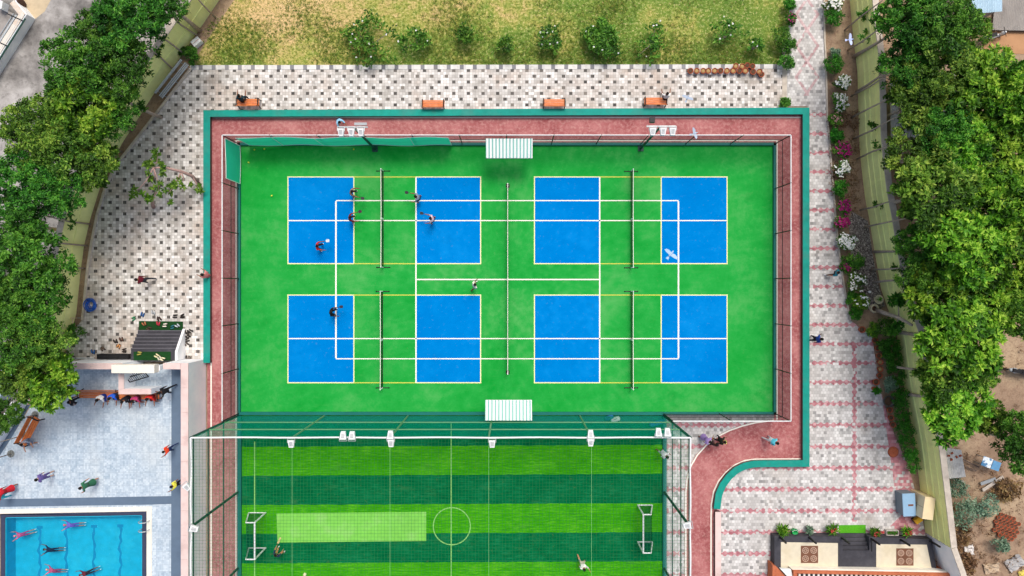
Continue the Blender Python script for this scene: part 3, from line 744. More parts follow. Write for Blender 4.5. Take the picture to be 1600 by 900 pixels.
# ------------------------------------------------------------------ netted cage over the turf pitch
CZ = 7.0
cx0, cx1, cy0, cy1 = W(298, 0, CZ).x, W(1079, 0, CZ).x, W(0, 684, CZ).y, -27.0
o = Vector((cx0, cy0, 0)); root = thing('netted_cage', o, 'tall teal netted cage with white top frame over the striped turf pitch', 'cage')
def cagepost(x, y, r=.075, m_=DKMET): M().tube((x, y, 0), (x, y, CZ), r, n=8).build('post', m_, root, origin=o)
for y in (cy0, -14.2, -19.5, -25): cagepost(cx0, y, .085); cagepost(cx1, y, .085)
PG = pm('pale_green_metal', '#5f8f62', .12, 5, .5)
for i, x in enumerate((-13.05, -7.24, -1.38, 4.72)): cagepost(x, cy0, .06, PG)
for a, b in (((cx0, cy0), (cx1, cy0)), ((cx0, cy1), (cx0, cy0)), ((cx1, cy0), (cx1, cy1))):
    a3, b3 = Vector((*a, CZ)), Vector((*b, CZ))
    mm = M(); N_ = 40
    mm.path([a3 + (b3-a3)*(i/N_) + Vector((0, 0, -.10*math.sin(i/N_*PI*5)**2)) for i in range(N_+1)], .05, 7).build('top_rail', WMET, root, origin=o)
    mm2 = DKMET if a[0] == b[0] else PG
    for z in (2.45, 4.7):
        M().tube((*a, z), (*b, z), .045, n=6).build('side_rail', mm2, root, origin=o)
    if a[0] == b[0]: M().tube((*a, CZ-.35), (*b, CZ-.35), .04, n=6).build('side_rail', DKMET, root, origin=o)
    M().quad(Vector((*a, .02)), Vector((*b, .02)), Vector((*b, CZ-.05)), Vector((*a, CZ-.05))).build('shade_net', CLOTH if a[1] == b[1] else SIDENET, root, origin=o)
mm = M()
k = 0; x = cx0 + .1
while x < cx1:
    mm.tube((x, cy0, CZ-.02), (x, -23, CZ-.02), .0075, n=3); x += .2
y = cy0 - .1
while y > -23:
    mm.tube((cx0, y, CZ-.03), (cx1, y, CZ-.03), .0075, n=3); y -= .2
mm.build('roof_net', CORD, root, origin=o)
for x in (-13.05, -7.24, -1.38, 4.72):
    M().tube((x, cy0, CZ+.02), (x, -27, CZ+.02), .0075, n=5).build('cable', CORDW, root, origin=o)
for x0, x1, y, lab in ((W(372, 0).x, W(378, 0).x, 0, 0), (W(1035, 0).x, W(1041, 0).x, 0, 1)):
    struct(M().prism([(x0, cy0), (x1, cy0), (x1, -27), (x0, -27)], 0, .16).build('pitch_kerb', TEALD))
struct(M().prism([(W(379, 0).x, cy0 - .05), (W(1034, 0).x, cy0 - .05), (W(1034, 0).x, cy0 - .45), (W(379, 0).x, cy0 - .45)], .009, .03).build('pitch_apron', TEALD))

# ------------------------------------------------------------------ floodlights
def make_flood():
    r = thing('floodlight', (0, 0, 0), 'x', 'floodlight')
    h = M(); vs = [Vector(v) for v in ((-.14, -.26, -.12), (.14, -.26, -.12), (.2, .2, -.05), (-.2, .2, -.05), (-.13, -.24, .03), (.13, -.24, .03), (.19, .2, .1), (-.19, .2, .1))]
    hs = h.add(vs, [(3,2,1,0), (4,5,6,7), (0,1,5,4), (1,2,6,5), (2,3,7,6), (3,0,4,7)]).build('housing', WMET, r)
    f = M()
    for i in range(5): f.box((0, -.13 + i*.055, .045 + i*.009), (.2, .022, .05))
    f.build('cooling_fin', GREYM, hs)
    M().quad((-.12, -.24, -.125), (-.17, .18, -.06), (.17, .18, -.06), (.12, -.24, -.125)).build('glass', pm('lamp_glass', '#c8d2d6', .05, 4, .2), hs)
    b = M(); b.tube((-.22, .05, .02), (-.22, .3, .02), .018, n=5); b.tube((.22, .05, .02), (.22, .3, .02), .018, n=5); b.tube((-.22, .3, .02), (.22, .3, .02), .022, n=5)
    b.build('bracket', GALV, r)
    return r
FL = make_flood(); FL['group'] = 'floodlights'
for px, py, z, rz, lab in ((455, 693, 7.05, 0, 'leftmost white floodlight hanging inside the front rail of the cage'), (536, 681, 7.05, 180, 'left one of the first floodlight pair above the left end of the teal net'),
    (550, 681, 7.05, 180, 'right one of the first floodlight pair above the left end of the teal net'), (611, 692, 7.05, 0, 'front one of the two floodlights back to back on the second cage post'),
    (610, 680, 7.05, 180, 'rear one of the two floodlights back to back on the second cage post'), (769, 693, 7.05, 0, 'single white floodlight on the cage rail below the lower striped awning'),
    (923, 691, 7.05, 0, 'front one of the two floodlights back to back on the fourth cage post'), (923, 679, 7.05, 180, 'rear one of the two floodlights back to back on the fourth cage post'),
    (1029, 676, 7.05, 180, 'left one of the floodlight pair near the right corner of the cage'), (1043, 676, 7.05, 180, 'right one of the floodlight pair near the right corner of the cage'),
    (303, 826, 7.05, 75, 'white floodlight on the left side rail of the cage beside the pool'), (292, 761, 5.5, 40, 'small floodlight on the pink wall top beside the runner in yellow'), (1074, 821, 7.05, -80, 'white floodlight on the right side rail of the cage above the track')):
    place(FL, W(px, py, z), lab, 'floodlights', math.radians(rz))
def lamp_mast(base, top, label, box):
    b = W(*base); z = 6.4; t = Vector((b.x, b.y, z)); r = thing('lamp_mast', b, label, 'lamp mast')
    M().tube(b, t, .085, .065, 8).build('pole', DKMET, r, origin=b)
    M().box((t.x + .0, t.y - .0, z + .03), (1.75, .09, .08)).build('crossbar', GREYM, r, origin=b)
    M().box((b.x, b.y, .03), (.4, .4, .06)).build('base_plate', DKMET, r, origin=b)
    if box: M().box((t.x - .55, t.y + .35, z + .1), (.3, .3, .25)).build('control_box', BLACK, r, origin=b)
    else: M().box((t.x + .45, t.y + .18, z + .06), (.75, .16, .1)).build('cable_tray', GREYM, r, origin=b)
    return t
t1 = lamp_mast((586, 233), None, 'dark green lamp mast behind the long green screen, carrying three floodlights', False)
t2 = lamp_mast((1001, 232), None, 'dark green lamp mast with a black box right of the upper awning', True)
for t, nm in ((t1, 'left'), (t2, 'right')):
    for dx, wh in ((-.62, 'left'), (0, 'middle'), (.58, 'right')):
        place(FL, (t.x + dx + (.12 if nm == 'right' else -.12), t.y - .3, 6.45), f'{wh} one of three floodlights on the mast {"beside the person leaning on the parapet" if nm == "left" else "with the black box"}', 'floodlights', 0)

# ------------------------------------------------------------------ awnings
STR = mat_stripe()
def awning(x0, x1, yb, yf, label):
    a, b = W(x0, yb, 2.7), W(x1, yf, 2.4); o = Vector(((a.x+b.x)/2, (a.y+b.y)/2, 0)); r = thing('striped_awning', o, label, 'awning')
    mm = M(); n = 56; w = b.x - a.x
    zs = lambda i: .02*math.cos(i*PI/2)
    for i in range(n):
        xa, xb = a.x + w*i/n - o.x, a.x + w*(i+1)/n - o.x
        mm.quad((xa, a.y-o.y, 2.7+zs(i)), (xb, a.y-o.y, 2.7+zs(i+1)), (xb, b.y-o.y, 2.4+zs(i+1)), (xa, b.y-o.y, 2.4+zs(i)))
        mm.quad((xa, b.y-o.y, 2.37+zs(i)), (xb, b.y-o.y, 2.37+zs(i+1)), (xb, a.y-o.y, 2.67+zs(i+1)), (xa, a.y-o.y, 2.67+zs(i)))
    mm.build('roof_sheet', STR, r)
    for sx in (-1, 1):
        M().tube((sx*(w/2-.08), a.y-o.y, 0), (sx*(w/2-.08), a.y-o.y, 2.65), .03).build('post', GALV, r)
        M().tube((sx*(w/2-.08), a.y-o.y, 2.2), (sx*(w/2-.08), b.y-o.y, 2.34), .025).build('brace', GALV, r)
    M().tube((-w/2, b.y-o.y, 2.34), (w/2, b.y-o.y, 2.34), .022).build('front_bar', GALV, r)
    return r
awning(759, 832, 216.5, 247, 'striped white and teal awning in the middle of the upper court fence')
awning(758, 831, 657, 625.5, 'striped white and teal awning in the middle of the lower court edge')

# ------------------------------------------------------------------ nets on the court
NETM = clothmat('black_netting', '#141414', .62)
def make_net(L, h, wide=True, name='court_net', flare=True):
    r = thing(name, (0, 0, 0), 'x', 'net')
    for sy in (-1, 1):
        M().tube((0, sy*L/2, .03), (0, sy*L/2, h + .03), .035, n=8).build('post', WMET, r)
        if flare:
            f = M(); f.tube((-.45, sy*L/2, .03), (.45, sy*L/2, .03), .03, n=6); f.ball((-.45, sy*L/2, .04), .045, 6, 4); f.ball((.45, sy*L/2, .04), .045, 6, 4); f.build('foot', BLACK, r)
        else: M().box((0, sy*L/2, .02), (.25, .25, .04)).build('foot', BLACK, r)
    n = 24; sag = lambda t: -.07*math.sin(PI*t)
    top = [Vector((0, -L/2 + L*i/n, h - .03 + sag(i/n))) for i in range(n+1)]
    nb = M()
    for i in range(n): nb.quad((.012*math.sin(i), top[i].y, .06), (.012*math.sin(i+1), top[i+1].y, .06), top[i+1], top[i])
    nk_ = nb.build('netting', NETM, r)
    tp = M()
    for i in range(n):
        c = (top[i] + top[i+1])/2; tp.box((c.x, c.y, c.z), (.035, (top[i+1]-top[i]).length*1.01, .06))
    tp.build('top_tape', LINE, nk_)
    M().tube((0, -L/2, .06), (0, L/2, .06), .025, n=5).build('bottom_bar', BLACK, r)
    M().box((0, 0, (h-.1)/2 + .02), (.05, .1, h - .1)).build('centre_strap', WMET, nk_)
    return r
PN = make_net(6.72, .92)
for px, y0, y1, lab in ((599, 267, 418, 'net across the upper left blue court where four people play'), (986, 268, 418, 'net across the upper right blue court, beside the flying pale bird'),
                        (598, 455, 606, 'net across the lower left blue court with the player in black'), (986, 455, 606, 'net across the empty lower right blue court')):
    place(PN, W(px, (y0+y1)/2), lab, 'portable nets on the blue courts')
TN = make_net(13.0, 1.0, name='tennis_net', flare=False); TN['label'] = 'long net through the centre of the green court between the two awnings'; TN.location = W(793.5, 436)

# ------------------------------------------------------------------ goals
def goal(bx, front_y, back_x, label):
    """front posts at x=bx, back bar at x=back_x (world)"""
    ya, yb = front_y; o = Vector((bx, (ya+yb)/2, 0)); r = thing('football_goal', o, label, 'goal'); hg = 2.0; R_ = .055
    tb = bx + (back_x - bx)*.5
    for y in (ya, yb):
        M().tube((bx, y, 0), (bx, y, hg), R_).build('goal_post', WMET, r, origin=o)
        s_ = M(); s_.tube((bx, y, hg), (tb, y, hg), R_*.8); s_.tube((tb, y, hg), (back_x, y, .04), R_*.8); s_.tube((bx, y, .04), (back_x, y, .04), R_*.8)
        s_.build('side_frame', WMET, r, origin=o)
    M().tube((bx, ya, hg), (bx, yb, hg), R_).build('crossbar', WMET, r, origin=o)
    nm = M(); nm.quad((tb, ya, hg), (tb, yb, hg), (back_x, yb, .05), (back_x, ya, .05))
    nm.quad((bx, ya, hg), (bx, yb, hg), (tb, yb, hg), (tb, ya, hg))
    for y in (ya, yb): nm.quad((bx, y, .05), (bx, y, hg), (tb, y, hg), (back_x, y, .05))
    nm.build('net', clothmat('goal_net', '#0c5a48', .45), r, origin=o)
goal(W(415, 0).x, (W(0, 801).y, W(0, 856).y), W(389, 0).x, 'white goal at the left end of the turf behind the batting figure')
goal(W(996.5, 0).x, (W(0, 789).y, W(0, 846.5).y), W(1019, 0).x, 'white goal at the right end of the turf by the track')

# ------------------------------------------------------------------ benches
def make_bench(L=1.55):
    r = thing('park_bench', (0, 0, 0), 'x', 'bench')
    st = M()
    for i in range(4): st.box((0, .2 - i*.115, .44), (L, .095, .035))
    st.build('seat', WOOD, r)
    bk = M()
    for i in range(3): bk.box((0, -.26 - i*.03, .56 + i*.12), (L, .03, .1), mat=Matrix.Rotation(.25, 3, 'X'))
    bk.build('backrest', WOOD, r)
    for sx in (-1, 1):
        f = M(); x = sx*(L/2 - .04)
        f.path([(x, .26, 0), (x, .24, .3), (x, .26, .62), (x, .1, .66), (x, -.24, .66)], .035, 6); f.path([(x, -.3, 0), (x, -.22, .4), (x, -.34, .86)], .035, 6); f.tube((x, .24, .4), (x, -.22, .4), .03, n=6)
        f.build('arm', BLACK, r)
    return r
BN = make_bench()
for px, py, z, rz, lab in ((388, 160.5, 0, 0, 'slatted orange bench on the checkered paving with a dark clothed sitter'), (677, 162.5, 0, 0, 'empty orange bench, the left one of the two empty ones above the track'),
        (866, 161, 0, 0, 'empty orange bench, the right one of the two empty ones above the track'), (1024, 158.5, 0, 0, 'orange bench shared with the sitter in black and white')):
    place(BN, W(px, py, z + (.4 if 1 else 0)) - Vector((0, 0, .4 - z)), lab, 'orange slatted benches', math.radians(rz))
LB = make_bench(2.75)
for px, py, rz, lab in ((155, 616, 180, 'long orange bench on the pool deck with the person in white at its end'), (217, 618, 180, 'long orange bench on the pool deck with the red shirted person')):
    q = W(px, py, 1.45); q.z = 1.003; place(LB, q, lab, 'orange slatted benches', math.radians(rz))
q = W(47, 674, 1.4); q.z = 1.003; place(BN, q, 'orange bench turned askew at the left edge of the pool deck', 'orange slatted benches', math.radians(62 + 180), (1.35, 1, 1))
# steel bench by the wall
a, b = W(249, 150, .5), W(290, 98, .5); o = Vector(((a.x+b.x)/2, (a.y+b.y)/2, 0)); r = thing('steel_bench', o, 'shiny steel tube bench below the lime wall at the upper left', 'bench', None, math.atan2(b.y-a.y, b.x-a.x))
L = (b-a).length
s_ = M(); [s_.tube((-L/2, y, .45), (L/2, y, .45), .045, n=7) for y in (-.2, -.08, .04)]; s_.build('seat', GALV, r)
s_ = M(); [s_.tube((-L/2, .2, z), (L/2, .2, z), .04, n=7) for z in (.7, .85)]; s_.build('backrest', GALV, r)
for x in (-L/2+.2, 0, L/2-.2):
    s_ = M(); s_.tube((x, -.2, 0), (x, -.2, .44), .03); s_.tube((x, .2, 0), (x, .2, .86), .03); s_.tube((x, -.2, .4), (x, .2, .4), .03); s_.build('leg', GREYM, r)

# ------------------------------------------------------------------ pool deck, walls, stairs
DZ = 1.0
def dpoly(name, px, z1, mat, z0=0.0, zp=None): return struct(M().prism(P(*px, z=(z1 if zp is None else zp)), z0, z1).build(name, mat))
dpoly('pool_deck', [(52, 628), (98, 571), (285, 571), (285, 792), (236, 792), (-60, 797), (-60, 790), (8, 700)], DZ, DECK)
dpoly('pool_deck', [(237, 792.1), (285, 792.1), (285, 990), (237, 990)], DZ, DECK)
def dsheet(name, px, z, mat): return struct(M().sheet(P(*px, z=z), z).build(name, mat))
dsheet('deck_band', [(-60, 781), (267, 775), (284, 774.5), (284, 787), (236, 788.5), (-60, 793)], DZ+.004, SLATEB)
dsheet('deck_band', [(268, 576), (285, 576), (283.5, 990), (267, 990)], DZ+.008, SLATEB)
dsheet('deck_band', [(40, 633), (48, 632), (18, 684), (-20, 742), (-34, 742), (12, 680)], DZ+.004, SLATEB)
o_ = [(-60, 797), (237, 791.5), (237, 990), (229, 990), (229, 799), (-60, 804)]
dpoly('pool_coping', o_, DZ+.03, WCOPE, .2)
dpoly('pool_rim', [(-60, 804.1), (228.9, 799.1), (228.9, 990), (222, 990), (222, 805), (8, 808.5), (8, 990), (1, 990), (1, 803)], .95, NAVY, .0)
wl = P((8, 808.6), (221.9, 805.1), (221.9, 990), (8, 990), z=.93)
for a_, b_ in zip(wl, wl[1:] + wl[:1]):
    c = (a_+b_)/2; d = b_-a_
    struct(M().box((c.x, c.y, .46), (d.length+.1, .1, .9), math.atan2(d.y, d.x)).build('basin_wall', POOLT))
struct(M().sheet(wl, .02).build('pool_floor', POOLT))
t_ = M().sheet(wl, .86); struct(t_.build('pool_water', mat_water()))
def wob(i, lx, s): return .08 + .035*math.sin(i*2.3 + lx*s) + s*(.05*math.sin(i*.9 + lx) + .05*math.sin(i*2.1 + lx*1.7))
for lx in (20, 62, 104, 147, 188):
    x = W(lx, 0, .02).x; y = W(0, 823 - (lx-60)*.02, .02).y; mm = M(); n = 20
    mm.prism([(x - wob(i, lx, -1) if q == 0 else x + wob(i, lx, 1), y - i*.28) for q, rg in ((0, range(n)), (1, range(n-1, -1, -1))) for i in rg], -.01, .026)
    mm.box((x, y-.05, .027), (.42, .2, .01)); struct(mm.build('lane_line', POOLD))
# east wall
ox, ix, wtop = W(322, 0).x, W(282.5, 0, 2.6).x, 2.6
ny, nyi = W(0, 561).y, W(0, 577, 2.6).y
def coped_wall(x0, x1, y0, y1, z0, z1, label, cop=PINKT, face=PALEW, name='pool_wall', lip=.0):
    o = Vector(((x0+x1)/2, (y0+y1)/2, z0)); r = thing(name, o, label, 'wall')
    M().prism([(x0, y0), (x1, y0), (x1, y1), (x0, y1)], z0, z1 - .06).build('wall_face', face, r, origin=o)
    cx_ = M(); n = max(1, int(max(abs(x1-x0), abs(y1-y0))/1.6))
    for i in range(n):
        if abs(x1-x0) > abs(y1-y0): cx_.prism([(x0+(x1-x0)*i/n+.006, y0-lip), (x0+(x1-x0)*(i+1)/n-.006, y0-lip), (x0+(x1-x0)*(i+1)/n-.006, y1+lip), (x0+(x1-x0)*i/n+.006, y1+lip)], z1-.058, z1)
        else: cx_.prism([(x0-lip, y0+(y1-y0)*i/n+.006), (x1+lip, y0+(y1-y0)*i/n+.006), (x1+lip, y0+(y1-y0)*(i+1)/n-.006), (x0-lip, y0+(y1-y0)*(i+1)/n-.006)], z1-.058, z1)
    cx_.build('coping', cop, r, origin=o); return r
coped_wall(ix, ox, -26, ny, 0, wtop, 'tall pale wall with pink coping between the pool deck and the red track')
gx0, gx1 = W(212, 0, 1).x, W(268, 0, 1).x
coped_wall(W(96, 0, 2.6).x, gx0, nyi, ny, 0, wtop, 'pink topped wall north of the pool deck, left of the gateway')
coped_wall(gx1 + .25, ix - .01, nyi, ny, 0, wtop, 'short pink topped wall right of the gateway to the pool')
# portal
o = Vector(((gx0+gx1)/2, (ny+nyi)/2, 0)); r = thing('gateway', o, 'white gateway with a thick flat lintel above the dark stairs', 'gateway')
px0, px1 = W(174, 0, 3.3).x, W(241, 0, 3.3).x; py0, py1 = W(0, 583, 3.3).y, W(0, 570, 3.3).y
M().prism([(px0, py0), (px1, py0), (px1, py1), (px0, py1)], 2.72, 3.3).build('lintel', WCOPE, r, origin=o)
for x in (gx0 + .02, gx1 - .02): M().box((x, (py0+py1)/2, 1.66), (.24, .3, 2.1)).build('gate_post', PALEW, r, origin=o)
# baffle walls
zt = 2.4
bx0, bx1, bx2 = W(185, 0, zt).x, W(193.5, 0, zt).x, W(236, 0, zt).x; by0, by1 = W(0, 607.5, zt).y, W(0, 616, zt).y
coped_wall(bx0, bx2, by1, by0, DZ, zt, 'pink topped screen wall directly behind the long orange bench', name='screen_wall')
coped_wall(bx0, bx1, by0+.002, W(0, 584, zt).y, DZ, zt, 'short pink topped screen wall running from the gateway towards the bench', name='screen_wall')
# gate leaf, swung open and leaning back
A0, A1, B0, B1 = W(203, 597, 2.1), W(232, 588.5, 2.1), W(193, 583.5, 1.25), W(221, 576, 1.25)
o = B0.copy(); r = thing('gate', o, 'black barred gate leaf leaning open behind the white lintel', 'gate')
f = M(); q = lambda u, v: (B0.lerp(B1, u)).lerp(A0.lerp(A1, u), v)
for v in (0, .5, 1): f.tube(q(0, v), q(1, v), .035, n=6)
for u in (0, 1): f.tube(q(u, 0), q(u, 1), .04, n=6)
gf = f.build('gate_frame', BLACK, r, origin=o); f = M()
for i in range(1, 10): f.tube(q(i/10, 0), q(i/10, 1), .018, n=5)
f.build('bars', BLACK, gf, origin=o)
# stairs
o = W(250, 532); r = thing('stairs', o, 'dark slate stairs climbing to the white gateway of the pool', 'stairs')
NOSE = pm('worn_slate_edge', '#5e5d64', .2, 5, .6); sx0, sx1 = -26.02, -22.92; ys, ye = W(0, 516).y, W(0, 549, .95).y
for i in range(6):
    y0 = ys + (ye-ys)*i/6; z = DZ*(i+1)/6
    M().prism([(sx0, -4.93), (sx1, -4.93), (sx1, y0), (sx0, y0)], DZ*i/6 + (.002 if i else 0), z - .002).build('step', SLATE, r, origin=o); M().prism([(sx0, y0 - .05), (sx1, y0 - .05), (sx1, y0 + .012), (sx0, y0 + .012)], z - .03, z + .004).build('nosing', NOSE, r, origin=o)
st = M(); n = 6
pts = [(ys+.1, .12), (ye, DZ+.18), (-4.93, DZ+.18), (-4.93, 0), (ys+.1, 0)]
st.v = [(sx1+.005, y, z) for y, z in pts] + [(sx1+.16, y, z) for y, z in pts]; k = 5
st.f = [tuple(range(k)), tuple(range(2*k-1, k-1, -1))] + [(i, k+i, k+(i+1)%k, (i+1)%k) for i in range(k)]; st.mi = [0]*len(st.f)
st.build('side_wall', PALEW, r, origin=o)
DMAT = pm('dark_green_doormat', '#123f18', .3, 12, .95, 0, .6)
def doormat(px, z, label, mat, zz):
    o = M().prism(P(*px, z=zz), zz + .002, zz + .02).build('doormat', mat); tag(o, label, 'mat')
doormat([(217, 501.5), (286, 502.5), (286, 516.5), (217, 515.5)], 0, 'dark green grass mat at the foot of the slate stairs, covered with shoes', DMAT, .004)
doormat([(209, 549.5), (267, 549.5), (267, 563), (209, 563)], 0, 'dark green grass mat on the top landing before the gateway', DMAT, DZ)
doormat([(1310.5, 820.5), (1352.5, 820), (1352.5, 836), (1310.5, 836.5)], 0, 'bright green grass mat before the dark terrace steps', pm('bright_grass_mat', '#4fa01c', .3, 12, .95, 0, .6), .004)
# shoe rack
a, b = W(160, 551), W(208, 561); o = Vector(((a.x+b.x)/2, (a.y+b.y)/2, 0)); r = thing('shoe_rack', o, 'low black shoe rack against the pool wall left of the stairs', 'rack')
wd, dp = b.x-a.x, .34
for z in (.1, .34, .58): M().box((0, 0, z), (wd, dp, .025)).build('shelf', BLACK, r)
for x in (-wd/2, -wd/6, wd/6, wd/2): M().box((x, 0, .31), (.03, dp, .62)).build('side_panel', BLACK, r)
# west wall of the deck and grates
wall_thing('pool_wall', P((46, 626), (10, 683), (-40, 760), z=1.0), 1.3, .25, PALEW, PALEW, 'pale slanting wall along the left edge of the pool deck', 'wall', -1, (), 1.0)
wall_thing('low_wall', P((34, 585), (-6, 640), (-60, 715), z=.6), 1.2, .9, PALEB, PALEB, 'light blue thick wall beyond the left corner of the pool deck', 'wall', -1)
# pool ladder
r = thing('pool_ladder', W(226, 820, 1.0), 'chrome pool ladder on the right edge of the pool', 'ladder')
for dy in (-.3, .3): M().path([(.35, dy, 0), (.3, dy, .5), (.0, dy, .62), (-.22, dy, .4), (-.25, dy, -.8)], .03, 6).build('rail', GALV, r)
for z in (-.15, -.45): M().tube((-.25, -.3, z), (-.25, .3, z), .03, n=6).build('rung', GALV, r)
# ================================================================== trees
LF_DARK = leafmat('leaf_dark', ['#1d4210', '#32681a', '#4c8a26', '#74ab3a'])
LF_LIME = leafmat('leaf_lime', ['#264e0c', '#467f18', '#73ad2a', '#b0d64c'])
LF_OLIVE = leafmat('leaf_olive', ['#294a12', '#476f1f', '#6c9730', '#9fbb4a'])
def make_tree(kind, seed, lm, R=2.3, h=6.2, **kw):
    r = thing(kind, (0, 0, 0), 'x', 'tree'); rnd = random.Random(seed)
    cm, cs = crown_mesh(R, seed=seed, **kw)
    cm.v = [(x, y, z + h) for x, y, z in cm.v]
    cm.build('crown', lm, r)
    t = M(); lx, ly = rnd.uniform(-.25, .25), rnd.uniform(-.25, .25)
    pts = [Vector((0, 0, -.05)), Vector((lx*.4, ly*.4, h*.25)), Vector((lx*.2, ly, h*.5)), Vector((lx, ly*.6, h*.78))]
    t.path(pts, [.15, .115, .10, .07], 8)
    for i in range(7):
        c = Vector(cs[rnd.randrange(len(cs))]) + Vector((0, 0, h)); s0 = pts[2].lerp(pts[3], rnd.random())
        md = s0.lerp(c, .5) + Vector((rnd.uniform(-.2, .2), rnd.uniform(-.2, .2), -.15))
        t.path([s0, md, c], [.055, .035, .012], 6)
    t.build('trunk', BARK, r, True)
    return r
PROTO = {
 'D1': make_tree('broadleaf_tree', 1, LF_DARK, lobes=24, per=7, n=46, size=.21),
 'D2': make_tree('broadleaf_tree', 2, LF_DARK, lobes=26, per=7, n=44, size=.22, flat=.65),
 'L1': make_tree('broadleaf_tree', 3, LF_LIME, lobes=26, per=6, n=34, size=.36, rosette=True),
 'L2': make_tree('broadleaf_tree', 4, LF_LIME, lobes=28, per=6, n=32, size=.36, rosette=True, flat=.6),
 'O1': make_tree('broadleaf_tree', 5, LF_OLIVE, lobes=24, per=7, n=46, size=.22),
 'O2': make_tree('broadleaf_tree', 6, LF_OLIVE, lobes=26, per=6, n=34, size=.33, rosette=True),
}
TREES = [  # kind, crown px, crown height z, scale, label
 ('D1', 203, 26, 6.6, .95, 'dark bushy tree at the upper left, topmost along the left wall'),
 ('D2', 160, 45, 6.4, .95, 'dark tree between the grey road and the topmost tree on the left'),
 ('D1', 260, 2, 6.3, .62, 'small dark tree at the top edge above the left lime wall'),
 ('D2', 120, 112, 6.4, 1.0, 'dark tree with a few orange blossoms overhanging the grey road'),
 ('D1', 184, 105, 6.2, .92, 'broad dark tree close to the steel tube bench'),
 ('L1', 128, 172, 6.2, .95, 'yellow green tree below the dark ones at the upper left'),
 ('O1', 62, 205, 6.4, .95, 'yellow green tree overhanging the road, left of its yellowish neighbour'),
 ('D2', 174, 178, 5.6, .65, 'small dark tree at the bend of the left lime wall'),
 ('O1', 110, 232, 6.0, .95, 'olive tree left of the sparse branching tree'),
 ('D1', 40, 290, 6.4, .9, 'dark tree at the left edge beside the road bend'),
 ('O2', 145, 255, 5.6, .72, 'bright olive tree standing against the left wall corner'),
 ('D2', 82, 300, 6.0, .8, 'dark low tree over the left wall beside its olive neighbour'),
 ('D1', 22, 350, 6.4, .75, 'dark tree at the left edge above the big round green one'),
 ('D2', 50, 400, 6.4, 1.05, 'large round green tree at the left edge level with the blue hose'),
 ('D2', 20, 470, 6.4, .9, 'dense green tree cut by the left edge, level with the hose'),
 ('D1', 52, 470, 6.2, .85, 'full green tree hiding the left wall near the blue hose'),
 ('D1', 25, 530, 6.4, .9, 'dark dense tree at the left edge above the pool corner'),
 ('O1', 58, 535, 6.0, .8, 'green tree over the upper left corner of the pool wall'),
 ('L1', 74, 592, 5.4, .84, 'bright lime green tree hanging over the pool deck corner'),
 ('O2', 22, 590, 6.0, .6, 'small olive tree at the left edge beside the light blue wall'),
 ('D1', 4, 648, 5.2, .5, 'small dark tree at the left edge of the pool deck'),
 # right side
 ('D1', 1420, 30, 6.5, .9, 'dark tree at the top of the right lime wall'),
 ('D2', 1462, 35, 6.6, 1.05, 'dark spreading tree at the top, beside the light blue roof'),
 ('O1', 1520, 45, 6.2, .6, 'small tree at the top right, next to the parked motorbike'),
 ('D1', 1420, 97, 6.2, .75, 'dark tree overlapping the right wall, second from the top'),
 ('O1', 1470, 105, 6.5, .95, 'olive tree between the right wall and the bare brown yard'),
 ('O2', 1447, 150, 6.4, .85, 'pale olive tree near the striped shed sheets'),
 ('L2', 1545, 132, 6.6, 1.1, 'bright lime tree below the bare brown yard'),
 ('L1', 1592, 160, 6.6, .95, 'lime tree cut by the right edge below the yard'),
 ('O1', 1446, 235, 6.2, .95, 'olive tree over the right wall, level with the magenta flowers'),
 ('D2', 1480, 205, 6.4, .8, 'dark tree in the shade between two lime ones at right'),
 ('L1', 1508, 228, 6.6, .95, 'lime tree in the middle of the right grove, above the reddish gap'),
 ('L2', 1572, 235, 6.6, 1.05, 'large lime tree near the right edge, above centre'),
 ('O2', 1449, 308, 6.4, 1.0, 'wide yellowish tree bulging over the right wall'),
 ('L1', 1530, 318, 6.6, 1.0, 'lime tree in the right grove, beside the wide yellowish one'),
 ('L2', 1588, 322, 6.6, .95, 'lime tree cut by the right edge at mid height'),
 ('D1', 1449, 385, 6.0, .75, 'dark tree over the wall behind the teal clothed walker'),
 ('L2', 1496, 388, 6.6, 1.05, 'brightest lime tree in the heart of the right grove'),
 ('L1', 1560, 405, 6.6, 1.0, 'lime tree right of the brightest one'),
 ('D2', 1444, 440, 5.8, .68, 'small dark tree behind the thick leaning trunk'),
 ('L1', 1475, 458, 6.4, .95, 'lime tree below the brightest one, near the wall'),
 ('L2', 1548, 470, 6.5, 1.0, 'wide lime tree at right, above the bare soil clearing'),
 ('O1', 1596, 480, 6.5, .85, 'olive tree cut by the right edge above the parked vehicle'),
 ('L1', 1492, 528, 6.3, 1.12, 'big rounded bright tree below the leaning trunk'),
 ('O1', 1535, 580, 6.0, .62, 'small tree at the left rim of the bare soil clearing'),
 ('O2', 1478, 590, 6.0, .75, 'pale tree against the wall under the big rounded bright one'),
 ('L2', 1500, 638, 6.0, .95, 'lowest bright tree along the right wall, above the pale shed'),
 ('O2', 1550, 655, 5.6, .5, 'little olive tree at the lower right of the clearing'),
 ('D1', 1598, 690, 6.2, .85, 'dark tree cut by the right edge beside the blue and white panel'),
]
BASE = {(50, 400): (106, 405), (20, 470): (92, 465), (52, 470): (104, 470), (25, 530): (84, 520), (58, 535): (94, 540), (74, 592): (74, 583), (22, 590): (48, 580), (4, 648): (-2, 640),
 (40, 290): (126, 312), (22, 350): (112, 362), (82, 300): (132, 310), (145, 255): (160, 276), (110, 232): (167, 250), (174, 178): (204, 203), (128, 172): (195, 205), (184, 105): (236, 140), (203, 26): (279, 80), (260, 2): (312, 48)}
